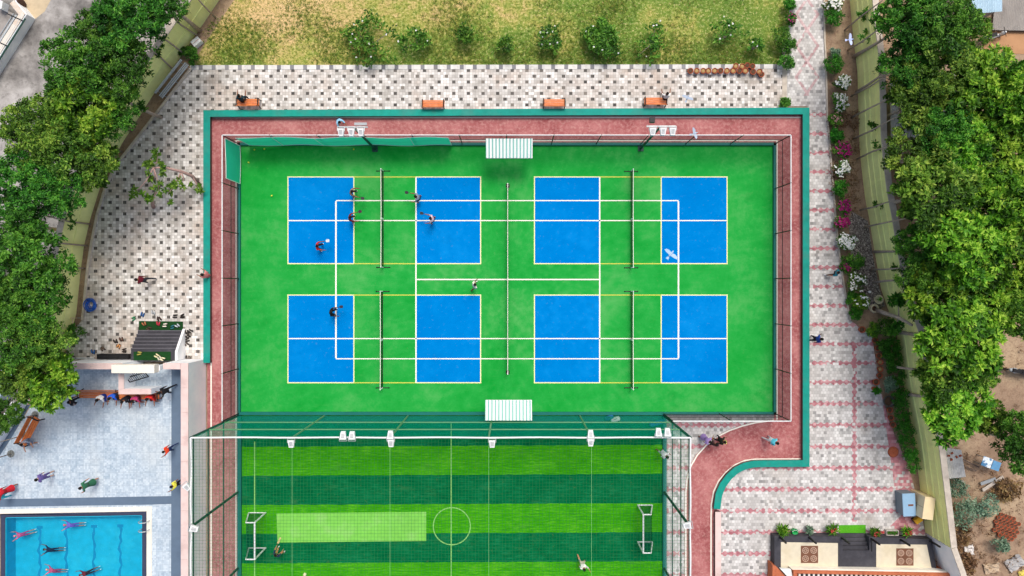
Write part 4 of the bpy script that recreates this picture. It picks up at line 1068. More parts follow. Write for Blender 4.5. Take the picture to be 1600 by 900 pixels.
for i, (k, px, py, z, s, lab) in enumerate(TREES):
    p = W(px, py, z); pr = PROTO[k]
    if (px, py) not in BASE:
        place(pr, (p.x, p.y, 0), lab, 'trees outside the boundary walls', random.uniform(0, 6.28), (s*.98, s*.98, z/6.2*random.uniform(.88, 1.1)))
        continue
    b = W(*BASE[(px, py)]); off = Vector((p.x - b.x, p.y - b.y, z))     # a leaning tree with its own trunk
    r = thing('broadleaf_tree', b, lab, 'tree', 'trees outside the boundary walls')
    c = [q for q in pr.children if q.name.startswith('crown')][0].copy(); COL.objects.link(c); c.parent = r
    c.scale = (s, s, s); c.rotation_euler = (0, 0, random.uniform(0, 6.28)); c.location = (off.x, off.y, z - 6.2*s)
    t = M(); md = Vector((off.x*.3 + random.uniform(-.15, .15), off.y*.3 + random.uniform(-.15, .15), z*.45)); tp_ = Vector((off.x*.85, off.y*.85, z*.85))
    t.path([(0, 0, -.05), md, tp_], [.15, .12, .08], 8)
    for q in range(6):
        e = off + Vector((random.gauss(0, .8), random.gauss(0, .8), random.uniform(-.1, .7)))*s; s0 = md.lerp(tp_, random.uniform(.5, 1)); t.path([s0, s0.lerp(e, .5) + Vector((0, 0, -.15)), e], [.055, .035, .012], 6)
    t.build('trunk', BARK, r, True)
# bare trunks standing in the bed inside the wall (crowns join the row behind)
def leaning_trunk(pts, rs, label, tufts=(), lm=LF_OLIVE, cat='tree', name='slender_tree', tr=.38, tn=60, ts=.3, bark=None):
    o = Vector(pts[0]); r = thing(name, o, label, cat)
    t = M(); t.path(pts, rs, 7); 
    if tufts:
        f = M(); cs = []
        for c in tufts:
            c = Vector(c); q = min(pts, key=lambda v: (Vector(v)-c).length); t.path([q, Vector(q).lerp(c, .5) + Vector((.08, -.06, -.05)), c], [.045, .035, .02], 6)
            for k in range(4): cs.append(c + Vector((random.gauss(0, .22), random.gauss(0, .22), random.gauss(0, .12))))
        leaves(f, cs, tr, tn, ts, rosette=True); f.build('crown', lm, r, origin=o)
    t.build('trunk', bark or BARK, r, True, origin=o); return r
for bx, by, zt, (dx, dy), lab in (
    (337, 28, 3.8, (.2, .1), 'thin trunk against the lime wall nearest the dry lawn'), (310, 57, 4.2, (-.2, .2), 'thin bare trunk on the lime wall just above the white crate'),
    (290, 86, 4.4, (-.3, .2), 'thin trunk crossing the lime wall beside the white crate'), (272, 110, 4.6, (.1, .3), 'thin trunk rising behind the steel tube bench'),
    (252, 184, 4.8, (-.5, .3), 'stout grey trunk rooted at the paving edge below the steel bench'), (190, 237, 4.6, (-.4, .4), 'forked trunk at the corner of the checkered paving'),
    (141, 350, 4.6, (0, .1), 'thin level trunk crossing the left lime wall, upper one of three'), (136, 384, 4.6, (0, 0), 'thin level trunk crossing the left lime wall, middle one of three'),
    (132, 419, 4.6, (.1, 0), 'thin level trunk crossing the left lime wall, lower one of three'),
    (1320, 47, 3.6, (.2, .2), 'thin trunk in the right bed beside the round green hedge bush'), (1325, 78, 3.4, (.1, 0), 'thin trunk in the right bed over the brown path, near the flying bird'),
    (1330, 150, 4.6, (.1, .1), 'thin grey trunk crossing the right wall, level with the upper white flowers'), (1330, 184, 4.6, (.2, .1), 'thin grey trunk crossing the right wall below the two white flower bushes'),
    (1333, 217, 4.4, (.1, .2), 'thin grey trunk crossing the right wall beside the magenta bush'), (1338, 249, 4.2, (.2, .1), 'thin trunk crossing the wall just below the upper magenta bush'),
    (1344, 328, 3.2, (0, .1), 'short trunk beside the dark gravel top'), (1350, 355, 4.4, (.1, .1), 'thin trunk rooted in the dark gravel, upper one'),
    (1360, 421, 4.2, (.1, 0), 'thin trunk rooted in the dark gravel, lower one')):
    b = W(bx, by); t = Vector((b.x + dx, b.y + dy, zt)); md = b.lerp(t, .5) + Vector((random.uniform(-.12, .12), random.uniform(-.12, .12), 0))
    rr = .12 if 'stout' in lab else .065
    out = Vector((b.x, b.y, 0)).normalized()
    leaning_trunk([b, md, t, t + out*.3 + Vector((0, 0, 1.0))], [rr, rr*.85, rr*.65, rr*.4], lab, [md + Vector((.18, .12, .2))] if random.random() < .5 else [t + out*.4 + Vector((.2, .1, .6))], LF_DARK, tr=.22, tn=26, ts=.22)
b = W(1369, 484); leaning_trunk([b, W(1382, 489, 1.2), W(1404, 496, 2.6), W(1425, 508, 4.2)], [.17, .14, .12, .08], 'thick leaning trunk crossing the right wall above the tall hedge', [W(1402, 470, 2.4), W(1398, 512, 2.2)], LF_DARK)
PINKB = pm('pinkish_bark', '#b3938a', .2, 6, .9, 0, .4)
leaning_trunk([W(311, 288), W(300, 275, 1.0), W(283, 268, 1.8), W(258, 262, 2.6), W(240, 262, 3.0)], [.15, .12, .1, .08, .05],
    'sparse tree with bare pinkish branches and leaf tufts leaning over the checkered paving', lm=LF_OLIVE, tufts=[W(x, y, z) for x, y, z in ((235, 248, 3.0), (228, 260, 2.8), (254, 266, 2.7), (246, 240, 3.2), (240, 283, 2.4), (286, 284, 1.8), (248, 300, 2.2), (262, 303, 2.0), (212, 300, 2.6), (309, 294, .8), (272, 286, 2.0))], bark=PINKB, tr=.2, tn=16)
leaning_trunk([W(240, 324), W(238, 318, .5), W(238, 308, 1.2), W(245, 300, 1.9)], [.14, .12, .09, .06], 'bare forked stump in a patch of brown soil on the checkered paving', [W(230, 305, 1.7)], LF_LIME, bark=PINKB, tr=.2, tn=14)
# ================================================================== shrubs and flowers
LF_HEDGE = leafmat('leaf_hedge', ['#1d4a10', '#2c6d17', '#3f8d20', '#5bab31'])
LF_GARD = leafmat('leaf_garden', ['#254a10', '#3b6d1c', '#58902a', '#86b544'])
LF_BLUE = leafmat('leaf_bluegreen', ['#4c6a58', '#67876f', '#86a68a', '#a5bfa2'])
LF_DRY = leafmat('leaf_dry', ['#4d3a28', '#6d5338', '#8d6f4a', '#a89263'])
PETW = leafmat('petal_white', ['#cfd8c0', '#eef0e4', '#ffffff', '#ffffff'], .2); PETM = leafmat('petal_magenta', ['#7a1048', '#a01a66', '#c02a85', '#d455a0'], .2)
PETP = leafmat('petal_pink', ['#c98a8a', '#dba5a0', '#e7c0b4', '#efd8c8'], .2)
def shrub(px, py, rpx, label, leaf=LF_GARD, petal=None, h=.9, pn=.5, dens=1.0, name='shrub', cat='shrub', z0=0.0, ls=.15, group='garden shrubs', asp=(1, 1)):
    r0 = rpx/S*.9; c = W(px, py, z0 + h*.6); o = Vector((c.x, c.y, z0)); r = thing(name, o, label, cat, group)
    m = M(); k = max(8, int(26*dens*max(1, r0/.7))); cs = []; ct = []
    for i in range(k):
        a = random.uniform(0, 6.28); q = r0*math.sqrt(random.random())*.92*(1 + .16*math.sin(2*a + px) + .12*math.sin(5*a + py))
        cs.append((q*math.cos(a)*asp[0], q*math.sin(a)*asp[1], h*(.45 + .45*math.sqrt(max(0, 1-min(1, q/r0)**2))) + random.uniform(-.1, .1))); ct.append(random.uniform(.25, .75))
    leaves(m, cs, r0*.28 + .08, int(38*dens), ls, ctone=ct); m.build('foliage', leaf, r)
    st = M()
    for i in range(5):
        c = cs[i*len(cs)//5]; st.path([(0, 0, -.02), (c[0]*.4, c[1]*.4, c[2]*.5), c], [.03, .022, .012], 5)
    st.build('stem', BARK, r)
    if petal:
        f = M(); fc = [(x + random.gauss(0, r0*.14), y + random.gauss(0, r0*.14), z + r0*.25 + .05) for x, y, z in cs for _q in range(3 if name != 'shrub' else 6) if random.random() < pn] or [cs[0]]
        leaves(f, fc, .04, 3, .11, aspect=.85, up=1.2); f.build('blossom', petal, r)
    return r
for px, py, rr, lab, lf, pt, pn, h in (
 (1302, 6, 14, 'white flowering bush at the top of the right garden bed', LF_GARD, PETW, .95, .9), (1303, 27, 14, 'round clipped green bush just under the topmost white flowers', LF_HEDGE, None, 0, .9),
 (1302, 100, 15, 'clipped green bush beside the path, below the blurred bird', LF_HEDGE, None, 0, .9), (1304, 84, 8, 'small pale bush above the clipped green one', LF_BLUE, None, 0, .5),
 (1314, 131, 13, 'white flowering bush, upper one of a pair beside the right path', LF_GARD, PETW, .8, .8), (1311, 161, 14, 'white flowering bush, lower one of a pair beside the right path', LF_GARD, PETW, .75, .8),
 (1305, 190, 11, 'reddish green bush below the pair of white flowering ones', LF_GARD, PETP, .25, .7), (1306, 212, 11, 'dark green bush left of the upper magenta flowers', LF_HEDGE, None, 0, .7), (1316, 236, 14, 'magenta flowering bush, topmost of the three', LF_GARD, PETM, .7, .8),
 (1314, 262, 13, 'white flowering bush between magenta flowers and dark green leaves', LF_GARD, PETW, 1.0, .8), (1311, 294, 14, 'dark green bush beside the brown path, above magenta flowers', LF_HEDGE, None, 0, .8),
 (1317, 322, 12, 'magenta flowering bush, middle one of the three', LF_GARD, PETM, 1.0, .8), (1315, 348, 11, 'magenta flowering bush, lowest of the three', LF_GARD, PETM, 1.0, .8),
 (1322, 378, 16, 'large white flowering bush beside the dark gravel', LF_GARD, PETW, 1.0, .9), (1334, 408, 15, 'loose green bush between the large white one and the teal walker', LF_GARD, None, 0, .8), (1322, 418, 9, 'small dark red leaved bush beside the walker', LF_GARD, PETM, .4, .5),
 (1335, 440, 18, 'wide green bush with white flowers beside the teal walker', LF_GARD, PETW, .4, .9), (1345, 472, 14, 'bright green bush at the lower end of the flower bed', LF_LIME, PETW, .15, .8), (1336, 490, 11, 'low green bush at the path edge, lowest in the bed', LF_HEDGE, None, 0, .5), (1331, 466, 10, 'grassy green bush at the path edge', LF_HEDGE, None, 0, .5),
 (1362, 515, 12, 'yellow green bush beside the first red pot', LF_LIME, None, 0, .7), (1384, 512, 18, 'dark leafy bush at the top of the tall hedge', LF_DARK, None, 0, 1.2), (1378, 540, 9, 'small leafy bush behind the row of right pots', LF_DARK, None, 0, .7), (1388, 600, 13, 'grey green bush in the bare gap of the tall hedge', LF_BLUE, None, 0, .7),
 (1233, 8, 9, 'dark bush at the top between lawn and right path', LF_HEDGE, None, 0, .8), (1234, 30, 9, 'dark reddish bush between lawn and right path', LF_HEDGE, PETM, .15, .8), (1218, 58, 18, 'bright leafy bush at the right end of the lawn', LF_GARD, None, 0, 1.1), (1232, 72, 12, 'dark bush at the lawn corner beside the path', LF_DARK, None, 0, 1.0), (1228, 98, 12, 'dark pointed bush at the paving corner below the lawn', LF_DARK, None, 0, .9), (1226, 161, 8, 'little bush in the corner above the teal parapet', LF_GARD, None, 0, .4),
 (122, 522, 17, 'leafy bush hanging over the paving corner near the shoe rack', LF_DARK, None, 0, 1.4), (300, 86, 12, 'small green bush beside the white crate', LF_DARK, None, 0, .6), (284, 79, 8, 'little dark bush left of the white crate', LF_DARK, None, 0, .5)):
    shrub(px, py, rr, lab, lf, pt, h, pn)
for px, py, rr, lab, d, pn in ((582, 62, 40, 'large plumeria bush with white blossoms, leftmost on the dry lawn', .62, .06), (648, 64, 26, 'plumeria bush with a few blossoms, second from the left on the lawn', .55, .06), (730, 56, 22, 'narrow green bush in the middle left of the lawn', .5, 0), (792, 72, 17, 'faint low bush near the middle of the lawn', .5, 0),
    (860, 64, 24, 'bush with white blossoms left of the roundest one on the lawn', .6, .1), (940, 62, 29, 'roundest and densest bush in the middle right of the lawn', .95, .05), (1018, 66, 27, 'loose bush right of the roundest one on the lawn', .5, .05), (1140, 52, 26, 'thin pale bush above the row of clay pots', .4, .1), (1180, 72, 14, 'small sparse bush above the right end of the clay pots', .4, .1)):
    shrub(px, py, rr, lab, LF_GARD, PETW if pn else None, 1.1, pn, d, 'plumeria_bush', 'bush', ls=.27, group='bushes on the dry lawn', asp=(random.uniform(.85, 1.2), random.uniform(.8, 1.25)))
# tall hedge on the right (two stretches of one planting)
def hedge(px, h, label, n):
    poly = P(*px, z=h*.7); xs = [p.x for p in poly]; ys = [p.y for p in poly]; o = Vector((sum(xs)/len(xs), sum(ys)/len(ys), 0)); r = thing('hedge', o, label, 'hedge')
    def inside(x, y):
        c = False; j = len(poly)-1
        for i in range(len(poly)):
            if (poly[i].y > y) != (poly[j].y > y) and x < (poly[j].x-poly[i].x)*(y-poly[i].y)/(poly[j].y-poly[i].y)+poly[i].x: c = not c
            j = i
        return c
    cs = []
    while len(cs) < n:
        x, y = random.uniform(min(xs), max(xs)), random.uniform(min(ys), max(ys))
        if inside(x, y): cs.append((x-o.x, y-o.y, random.uniform(.3, 1)*h))
    m = M(); leaves(m, cs, .2, 34, .12); m.build('foliage', LF_HEDGE, r)
    s = M()
    for c in cs[:40]: s.tube((c[0], c[1], -.02), (c[0], c[1], c[2]*.8), .015, n=4)
    s.build('stem', BARK, r)
hedge([(1380, 528), (1404, 528), (1413, 600), (1400, 604), (1384, 560)], .9, 'upper stretch of clipped hedge along the foot of the right wall', 130)
hedge([(1396, 614), (1414, 606), (1430, 690), (1436, 733), (1422, 738), (1408, 690)], .9, 'lower stretch of clipped hedge along the foot of the right wall', 170)
for px, py, rr, lab in ((1490, 762, 20, 'grey green shrub below the pale shed at the lower right'), (1508, 800, 24, 'wide blue green shrub among the dry scrub at the lower right'), (1540, 790, 20, 'blue green shrub left of the stacked clay pots'), (1560, 852, 15, 'small blue green shrub below the stacked clay pots')):
    shrub(px, py, rr, lab, LF_BLUE, None, 1.0, 0, .7, group='scrub at the lower right', ls=.2)
for px, py, rr, lab in ((1495, 838, 22, 'dry brown brushwood heap beside the white wall'), (1505, 880, 20, 'dry brown brushwood heap at the bottom edge'), (1572, 765, 22, 'dark brown brushwood heap below the blue and white panel'), (1478, 800, 14, 'dry brown weeds along the wall top')):
    shrub(px, py, rr, lab, LF_DRY, None, .5, 0, .7, 'brushwood_heap', 'brushwood', ls=.26, group='dry brushwood at the lower right')
# grass blades of the lawn and weeds: stuff
GRASS = leafmat('grass_blades', ['#a8924f', '#8f8f3c', '#6c8a2c', '#4d7422'], .2)
m = M(); m.tone = []
from mathutils import noise as mnoise
cs, ct = [], []
while len(cs) < 7000:
    px, py = random.uniform(305, 1225), random.uniform(-20, 99)
    if px < 380 and (px - 300)/80 < (72 - py)/100: continue
    d = mnoise.noise(Vector((px*.012, py*.012, 2))) + (py-60)*.006 + (px-760)*.0004
    if d > random.uniform(-.4, .42): cs.append(W(px, py, .03)); ct.append(random.uniform(.3, 1))
leaves(m, cs, .12, 5, .11, aspect=.3, ctone=ct); tag(m.build('grass', GRASS), 'patchy dry grass tufts on the lawn', 'grass', kind='stuff')
m = M(); cs = []
for i in range(420):
    px, py = random.choice([(random.uniform(1450, 1600), random.uniform(700, 900)), (random.uniform(1480, 1600), random.uniform(20, 700)), (random.uniform(1296, 1340), random.uniform(170, 330))]); cs.append(W(px, py, .06))
leaves(m, cs, .3, 14, .16, aspect=.25); tag(m.build('dry_litter', LF_DRY), 'dry leaf litter and twigs on the bare soil at right', 'leaf litter', kind='stuff')

# ================================================================== pots
def make_pot(r_=.19, h=.3, soil=SOIL):
    r = thing('clay_pot', (0, 0, 0), 'x', 'pot')
    M().lathe((0, 0, 0), [(r_*.65, 0), (r_*.95, h*.85), (r_*1.08, h*.86), (r_*1.08, h), (r_*.9, h), (r_*.86, h*.82)], 14).build('pot_body', TERRA, r, True)
    M().lathe((0, 0, h*.8), [(r_*.86, 0), (r_*.5, .02), (.01, .03)], 12).build('soil', soil, list(r.children)[0], True)
    return r
POT = make_pot(); POTD = make_pot(.19, .3, SOILD)
row1 = [1079, 1089, 1099, 1107, 1117, 1126, 1136, 1146, 1156, 1165, 1177, 1187]
nm = 'first second third fourth fifth sixth seventh eighth ninth tenth eleventh twelfth'.split()
for i, x in enumerate(row1):
    place(POT if i in (1, 2, 3, 4, 6, 7, 9, 11) else POTD, W(x, 110.5 + (0 if i < 10 else 1.5), .3) * 1.0 - Vector((0, 0, .3)), f'{nm[i]} terracotta pot from the left in the front row at the lawn edge', 'clay pots at the lawn edge')
for i, (x, y) in enumerate(((1150, 103), (1160, 103.5), (1168, 102), (1176, 103.5), (1190, 116))):
    place(POT if i in (0, 1) else POTD, W(x, y, .3) - Vector((0, 0, .3)), ('leftmost pot of the back row at the lawn edge', 'second pot of the back row at the lawn edge', 'third pot of the back row at the lawn edge', 'rightmost pot of the back row at the lawn edge', 'lone pot in front of the right end of the pot rows')[i], 'clay pots at the lawn edge')
for i, (x, y) in enumerate(((1347, 515), (1368, 532), (1372, 544), (1374, 556), (1376, 566), (1376, 577), (1375, 587), (1369, 597), (1391, 641), (1393, 653), (1396, 664))):
    place(POT if i in (4, 5) else POTD, W(x, y, .3) - Vector((0, 0, .3)), f'{nm[i]} terracotta pot from the top beside the tall hedge', 'clay pots beside the hedge', sc=1.0 if i not in (0, 7) else 1.15)
def potted(px, py, label, leaf=LF_LIME, rr=.34, pot=(.17, .28), n=26, L=.34, petal=None, scp=1.0, hexc=None, name='potted_plant', z0=0):
    o = W(px, py, z0 + .35); o.z = z0; r = thing(name, o, label, 'potted plant', 'potted plants')
    M().lathe((0, 0, 0), [(pot[0]*.7, 0), (pot[0], pot[1]), (pot[0]*.9, pot[1]), (pot[0]*.85, pot[1]*.85)], 12).build('pot', pm('pot_' + (hexc or 'grey'), hexc or '#8a8580', .15, 8), r, True)
    f = M(); leaves(f, [(random.gauss(0, rr*.3), random.gauss(0, rr*.3), pot[1] + .15 + random.uniform(0, .2)) for _ in range(6)], rr*.7, n, L, aspect=.22, rosette=True); f.build('foliage', leaf, r)
    if petal: f = M(); leaves(f, [(random.gauss(0, .12), random.gauss(0, .12), pot[1] + .42) for _ in range(4)], .12, 12, .14, aspect=.7); f.build('blossom', petal, r)
PETR = leafmat('petal_red', ['#7c1c24', '#a82a32', '#c44a46', '#d06a5a'], .2)
potted(1222, 828, 'large spiky potted plant at the left end of the dark terrace front', LF_LIME, .45, n=30)
potted(1264, 826, 'pale sparse potted plant between the green bucket and the red flowered pot', LF_BLUE, .3, n=12)
potted(1299, 826, 'potted plant with dusky red leaves left of the bright green mat', LF_GARD, .34, petal=PETR)
potted(1366, 830, 'potted plant with reddish leaves right of the bright green mat', LF_GARD, .34, petal=PETR)
potted(1414, 831, 'potted plant with a red bloom at the right end of the terrace front', LF_LIME, .36, petal=PETR)
potted(1368, 608, 'little green potted plant below the red pot by the hedge', LF_HEDGE, .25, hexc='#a4583c')
o = W(1239, 828); r = thing('bucket', o, 'green plastic bucket beside the spiky potted plant', 'bucket')
M().lathe((0, 0, 0), [(.15, 0), (.2, .34), (.22, .34), (.22, .37), (.18, .37), (.14, .05)], 14).build('bucket_body', pm('green_plastic', '#1f9a52', .1, 6, .4), r, True)
M().path([(-.2, 0, .36), (-.1, .12, .42), (.1, .12, .42), (.2, 0, .36)], .012, 5).build('handle', WMET, r)
o = W(1391, 830.5); r = thing('planter_box', o, 'grey rectangular planter box with dark leaves on the terrace front', 'planter')
b = M(); b.box((0, .16, .15), (.84, .05, .3)); b.box((0, -.16, .15), (.84, .05, .3)); b.box((-.4, 0, .15), (.05, .27, .3)); b.box((.4, 0, .15), (.05, .27, .3)); b.build('box', pm('planter_grey', '#b4b0a8', .1, 6), r)
M().box((0, 0, .12), (.74, .26, .2)).build('soil', SOILD, r)
f = M(); leaves(f, [(x, random.uniform(-.05, .05), .27) for x in (-.3, -.15, 0, .15, .3)], .12, 22, .12); f.build('foliage', LF_DARK, r)
for px, py, lab in ((1389, 627, 'large dark pot with a pale rim beside the hedge'),):
    o = W(px, py, .4); o.z = 0; r = thing('large_pot', o, lab, 'pot'); M().lathe((0, 0, 0), [(.2, 0), (.36, .4), (.4, .4), (.4, .45), (.33, .45), (.3, .3)], 16).build('pot_body', pm('dark_glaze', '#4a4a46', .2, 6, .4), r, True); M().lathe((0, 0, .3), [(.3, 0), (.02, .03)], 14).build('soil', SOILD, r)
o = W(1395, 706); r = thing('terracotta_lid', o, 'round terracotta lid lying on the pink paving near the hedge', 'lid')
M().lathe((0, 0, 0), [(.36, 0), (.38, .06), (.3, .1), (.1, .13), (.01, .13)], 18).build('disc', TERRA, r, True); M().lathe((0, 0, .12), [(.06, 0), (.06, .06), (.01, .07)], 10).build('knob', TERRA, r, True)
CREAMS = pm('cream_stone', '#d8cfae', .12, 6)
o = W(1373, 468, .5); o.z = 0; r = thing('stone_planter', o, 'cream stone planter beside the thick leaning trunk', 'planter')
M().lathe((0, 0, 0), [(.16, 0), (.12, .2), (.28, .5), (.32, .55), (.27, .55), (.22, .42)], 12).build('bowl', CREAMS, r, True); f = M(); leaves(f, [(0, 0, .55), (.1, .05, .55)], .16, 25, .14); f.build('foliage', LF_LIME, r)
o = W(1354, 456); r = thing('garden_lamp', o, 'small white ball lamp in the bed near the stone planter', 'garden lamp'); M().tube((0, 0, 0), (0, 0, .35), .025).build('stem', GREYM, r); M().ball((0, 0, .42), .1).build('globe', WMET, r, True)
o = W(1367, 482, .2); o.z = 0; r = thing('stone_ring', o, 'round stone ring at the root of the leaning trunk', 'stone ring'); M().lathe((0, 0, 0), [(.3, 0), (.3, .2), (.2, .2), (.19, 0)], 14).build('ring', CREAMS, r); M().lathe((0, 0, .03), [(.19, 0), (.01, .04)], 12).build('soil', SOILD, r)

# ================================================================== terrace at the bottom right
TZ = .72
o = W(1335, 866, TZ); o.z = 0; r = thing('terrace', o, 'dark slate terrace with two beige panels and carved square medallions', 'terrace')
BEIGE = pm('beige_planks', '#d3cab2', .1, 3, .7, dirt='#c2b593')
def tp(px, z0, z1): return M().prism(P(*px, z=TZ if z1 < TZ + .2 else z1), z0, z1)
tp([(1210, 838), (1317, 838.5), (1317, 990), (1210, 990)], 0, TZ).build('platform', SLATE, r, origin=o)
tp([(1358.2, 839), (1456, 843), (1464, 893), (1466, 990), (1358.2, 990)], 0, TZ).build('platform', SLATE, r, origin=o)
tp([(1317.1, 860), (1358.1, 860), (1358.1, 990), (1317.1, 990)], 0, TZ-.002).build('platform', SLATE, r, origin=o)
for i in range(4): tp([(1317.2, 838.5 + i*5.3), (1358, 838.5 + i*5.3), (1358, 860), (1317.2, 860)], .0 if i == 0 else TZ*i/5+.001, TZ*(i+1)/5).build('step', SLATE, r, origin=o)
for px in ([(1220, 847), (1309, 848.5), (1309, 887.5), (1220, 887)], [(1369, 850), (1448, 851), (1456, 891), (1369, 889)]):
    tp(px, TZ + .003, TZ + .02).build('beige_panel', BEIGE, r, origin=o)
CARV = pm('carved_brown_wood', '#6f4b38', .2, 6, .7); CARVL = pm('carved_pale_relief', '#b59a86', .15, 8, .8)
for qx, qy in ((1264.5, 866), (1413.5, 870)):
    c = W(qx, qy, TZ); s_ = 1.18; g_ = M()
    md_ = g_.box((c.x, c.y, TZ + .028), (s_, s_, .014)).build('medallion', CARV, r, origin=o)
    for dx in (-.28, .28):
        for dy in (-.28, .28):
            k = Vector((c.x+dx, c.y+dy, TZ+.045)); g2 = M()
            for a_ in range(8):
                t0 = a_*PI/4; g2.tube(k + Vector((math.cos(t0), math.sin(t0), 0))*.05, k + Vector((math.cos(t0), math.sin(t0), 0))*.19, .022, n=5)
            g2.sweep([(k.x + .205*math.cos(2*PI*i/20), k.y + .205*math.sin(2*PI*i/20)) for i in range(20)], [(-.02, TZ+.036), (.02, TZ+.036), (.02, TZ+.06), (-.02, TZ+.06)], True)
            g2.build('rosette_relief', CARVL, md_, origin=o)
for x, y in ((1264, 839.5), (1315, 840), (1361, 841.5), (1407, 843), (1453, 845), (1218, 839)):
    b = W(x, y, TZ); M().box((b.x, b.y, TZ + .55), (.1, .1, 1.1)).build('railing_post', BLACK, r, origin=o)
b = W(1355.5, 840, TZ); e = W(1355.5, 857, TZ); M().tube((b.x, b.y, TZ+.5), (e.x, e.y, TZ+.55), .04).build('stair_rail', BLACK, r, origin=o)
struct(M().prism(P((1206, 833), (1308, 834.5), (1308, 837.6), (1206, 837)), 0, .1).build('terrace_kerb', TERRA)); struct(M().prism(P((1360, 836.5), (1448, 839), (1450, 842), (1360, 838.4)), 0, .1).build('terrace_kerb', TERRA)); struct(M().prism(P((1206, 837.2), (1209.6, 837.2), (1209.6, 990), (1206, 990)), 0, .1).build('terrace_kerb', TERRA))
BRICK = pm('orange_brick', '#b96a48', .15, 6, .8, dirt='#8f4c34', dirtsc=2)
o = W(1390, 900, 1.3); o.z = 0; r = thing('building', o, 'orange trimmed building edge with dark slatted roof below the terrace', 'building')
M().prism(P((1240, 891.5), (1500, 896.5), (1500, 901), (1240, 896), z=1.35), .0, 1.35).build('parapet', BRICK, r, origin=o)
M().prism(P((1236, 888.5), (1462, 891.5), (1500, 896), (1240, 891), z=1.2), TZ+.022, 1.2).build('ledge', WCOPE, r, origin=o)
M().prism(P((1240, 896.2), (1246, 896.4), (1246, 990), (1240, 990), z=1.35), .0, 1.35).build('parapet', BRICK, r, origin=o)
sl_ = M()
for i in range(34): q = W(1250 + i*7.4, 0, 1.0); sl_.prism(P((1248 + i*7.4, 896.8), (1251 + i*7.4, 896.8), (1251 + i*7.4, 990), (1248 + i*7.4, 990), z=1.1), 1.0, 1.1)
sl_.build('roof_slat', WCOPE, r, origin=o); M().prism(P((1246.2, 896.6), (1500, 901.2), (1500, 990), (1246.2, 990), z=.95), .9, .95).build('roof', SLATE, r, origin=o)
o = W(1220, 892, .9); o.z = 0; r = thing('side_roof', o, 'brown side roof with a white gable strip at the terrace corner', 'roof')
M().prism(P((1207, 883), (1213, 885), (1232, 905), (1232, 990), (1207, 990), z=.95), .05, .95).build('roof_sheet', BRICK, r, origin=o)
M().prism(P((1219, 888.5), (1236, 889.5), (1239, 905), (1234, 905), z=1.15), .96, 1.15).build('gable_strip', WMET, r, origin=o)
# cabinets
BLUEC = pm('blue_grey_steel', '#8fb3cf', .08, 3, .5, dirt='#7595ad')
o = W(1408, 782); r = thing('freezer_cabinet', o, 'blue grey steel cabinet with rust spots standing on the paving by the wall', 'cabinet', None, math.radians(3))
M().box((0, 0, .45), (.82, 1.5, .9)).build('cabinet_body', pm('dark_grey_steel', '#6d7a84', .1, 4, .5), r); M().box((0, 0, .935), (.86, 1.56, .06)).build('lid', BLUEC, r); M().box((.1, -.02, .975), (.35, .12, .016)).build('rust_patch', pm('rust', '#7a5040', .3, 9), r); M().box((.42, .0, .5), (.03, .5, .05)).build('handle', BLACK, r)
o = W(1428, 782); r = thing('beige_cabinet', o, 'tall beige storage cabinet against the lime wall', 'cabinet', None, math.radians(-8))
M().box((0, 0, .85), (.72, 1.5, 1.7)).build('cabinet_body', pm('beige_steel', '#e6d3ac', .08, 3, .5, dirt='#d0b98c'), r); M().box((-.365, .0, .9), (.012, .02, 1.5)).build('door_gap', pm('beige_shadowgap', '#8d7d60', .1, 4), r)
for sy in (-.1, .1): M().box((-.38, sy, .9), (.03, .03, .2)).build('handle', GREYM, r)
o = W(1417, 785); o.z = 0; r = thing('dark_stand', o, 'black low stand between the blue and the beige cabinet', 'stand'); M().box((0, 0, .5), (.45, 1.0, .05)).build('shelf', BLACK, r)
for sx in (-1, 1):
    for sy in (-1, 1): M().box((sx*.19, sy*.46, .24), (.05, .05, .48)).build('leg', BLACK, r)
o = W(1430, 810); r = thing('yellow_cart', o, 'small yellow pushcart below the beige cabinet', 'cart', None, .6)
M().box((0, 0, .3), (.5, .34, .25)).build('tray', pm('yellow_plastic', '#d9a524', .1, 6, .5), r)
for sx in (-1, 1):
    w_ = M(); w_.tube((sx*.18, -.2, .09), (sx*.18, .2, .09), .09, n=10); w_.build('wheel', BLACK, r)
M().path([(.25, -.12, .4), (.4, -.12, .7), (.4, .12, .7), (.25, .12, .4)], .018, 5).build('handle', BLACK, r)
# outside the right wall
SHEETC = NT('corrugated_sheet'); x, y, z = SHEETC.xyz(SHEETC.pos()); q = SHEETC.noise(SHEETC.pos(), 1.2, 5, .7)
SHEETM = SHEETC.done(SHEETC.bsdf(SHEETC.mix(SHEETC.rng(q, .5, .75, 0, .7), lin('#d8d8d4'), lin('#8a857e')), .8))
def shed(px, z, label, rot=0, name='shed', cat='shed', mat=SHEETM, wall=CONC):
    pts = P(*px, z=z); o = sum(pts, Vector())/len(pts); o.z = 0; r = thing(name, o, label, cat)
    c = Vector((o.x, o.y)); ins = [Vector((c.x + (p.x-c.x)*.9, c.y + (p.y-c.y)*.9)) for p in pts]
    M().prism(ins, 0, z-.1).build('wall', wall, r, origin=o)
    a, b, c_, d = pts; n = int((b-a).length/.11); mm = M()
    for i in range(n):
        t0, t1, t2 = i/n, (i+.5)/n, (i+1)/n
        A_, B_, C2 = [(a.lerp(b, t), d.lerp(c_, t)) for t in (t0, t1, t2)]
        up_ = Vector((0, 0, .05))
        mm.quad(A_[0], B_[0]+up_, B_[1]+up_, A_[1]); mm.quad(B_[0]+up_, C2[0], C2[1], B_[1]+up_)
    mm.build('roof', mat, r, origin=o); return r
shed([(1390, 125), (1500, 112), (1500, 215), (1392, 215)], 2.2, 'pale corrugated shed roof half hidden under the trees at the upper right')
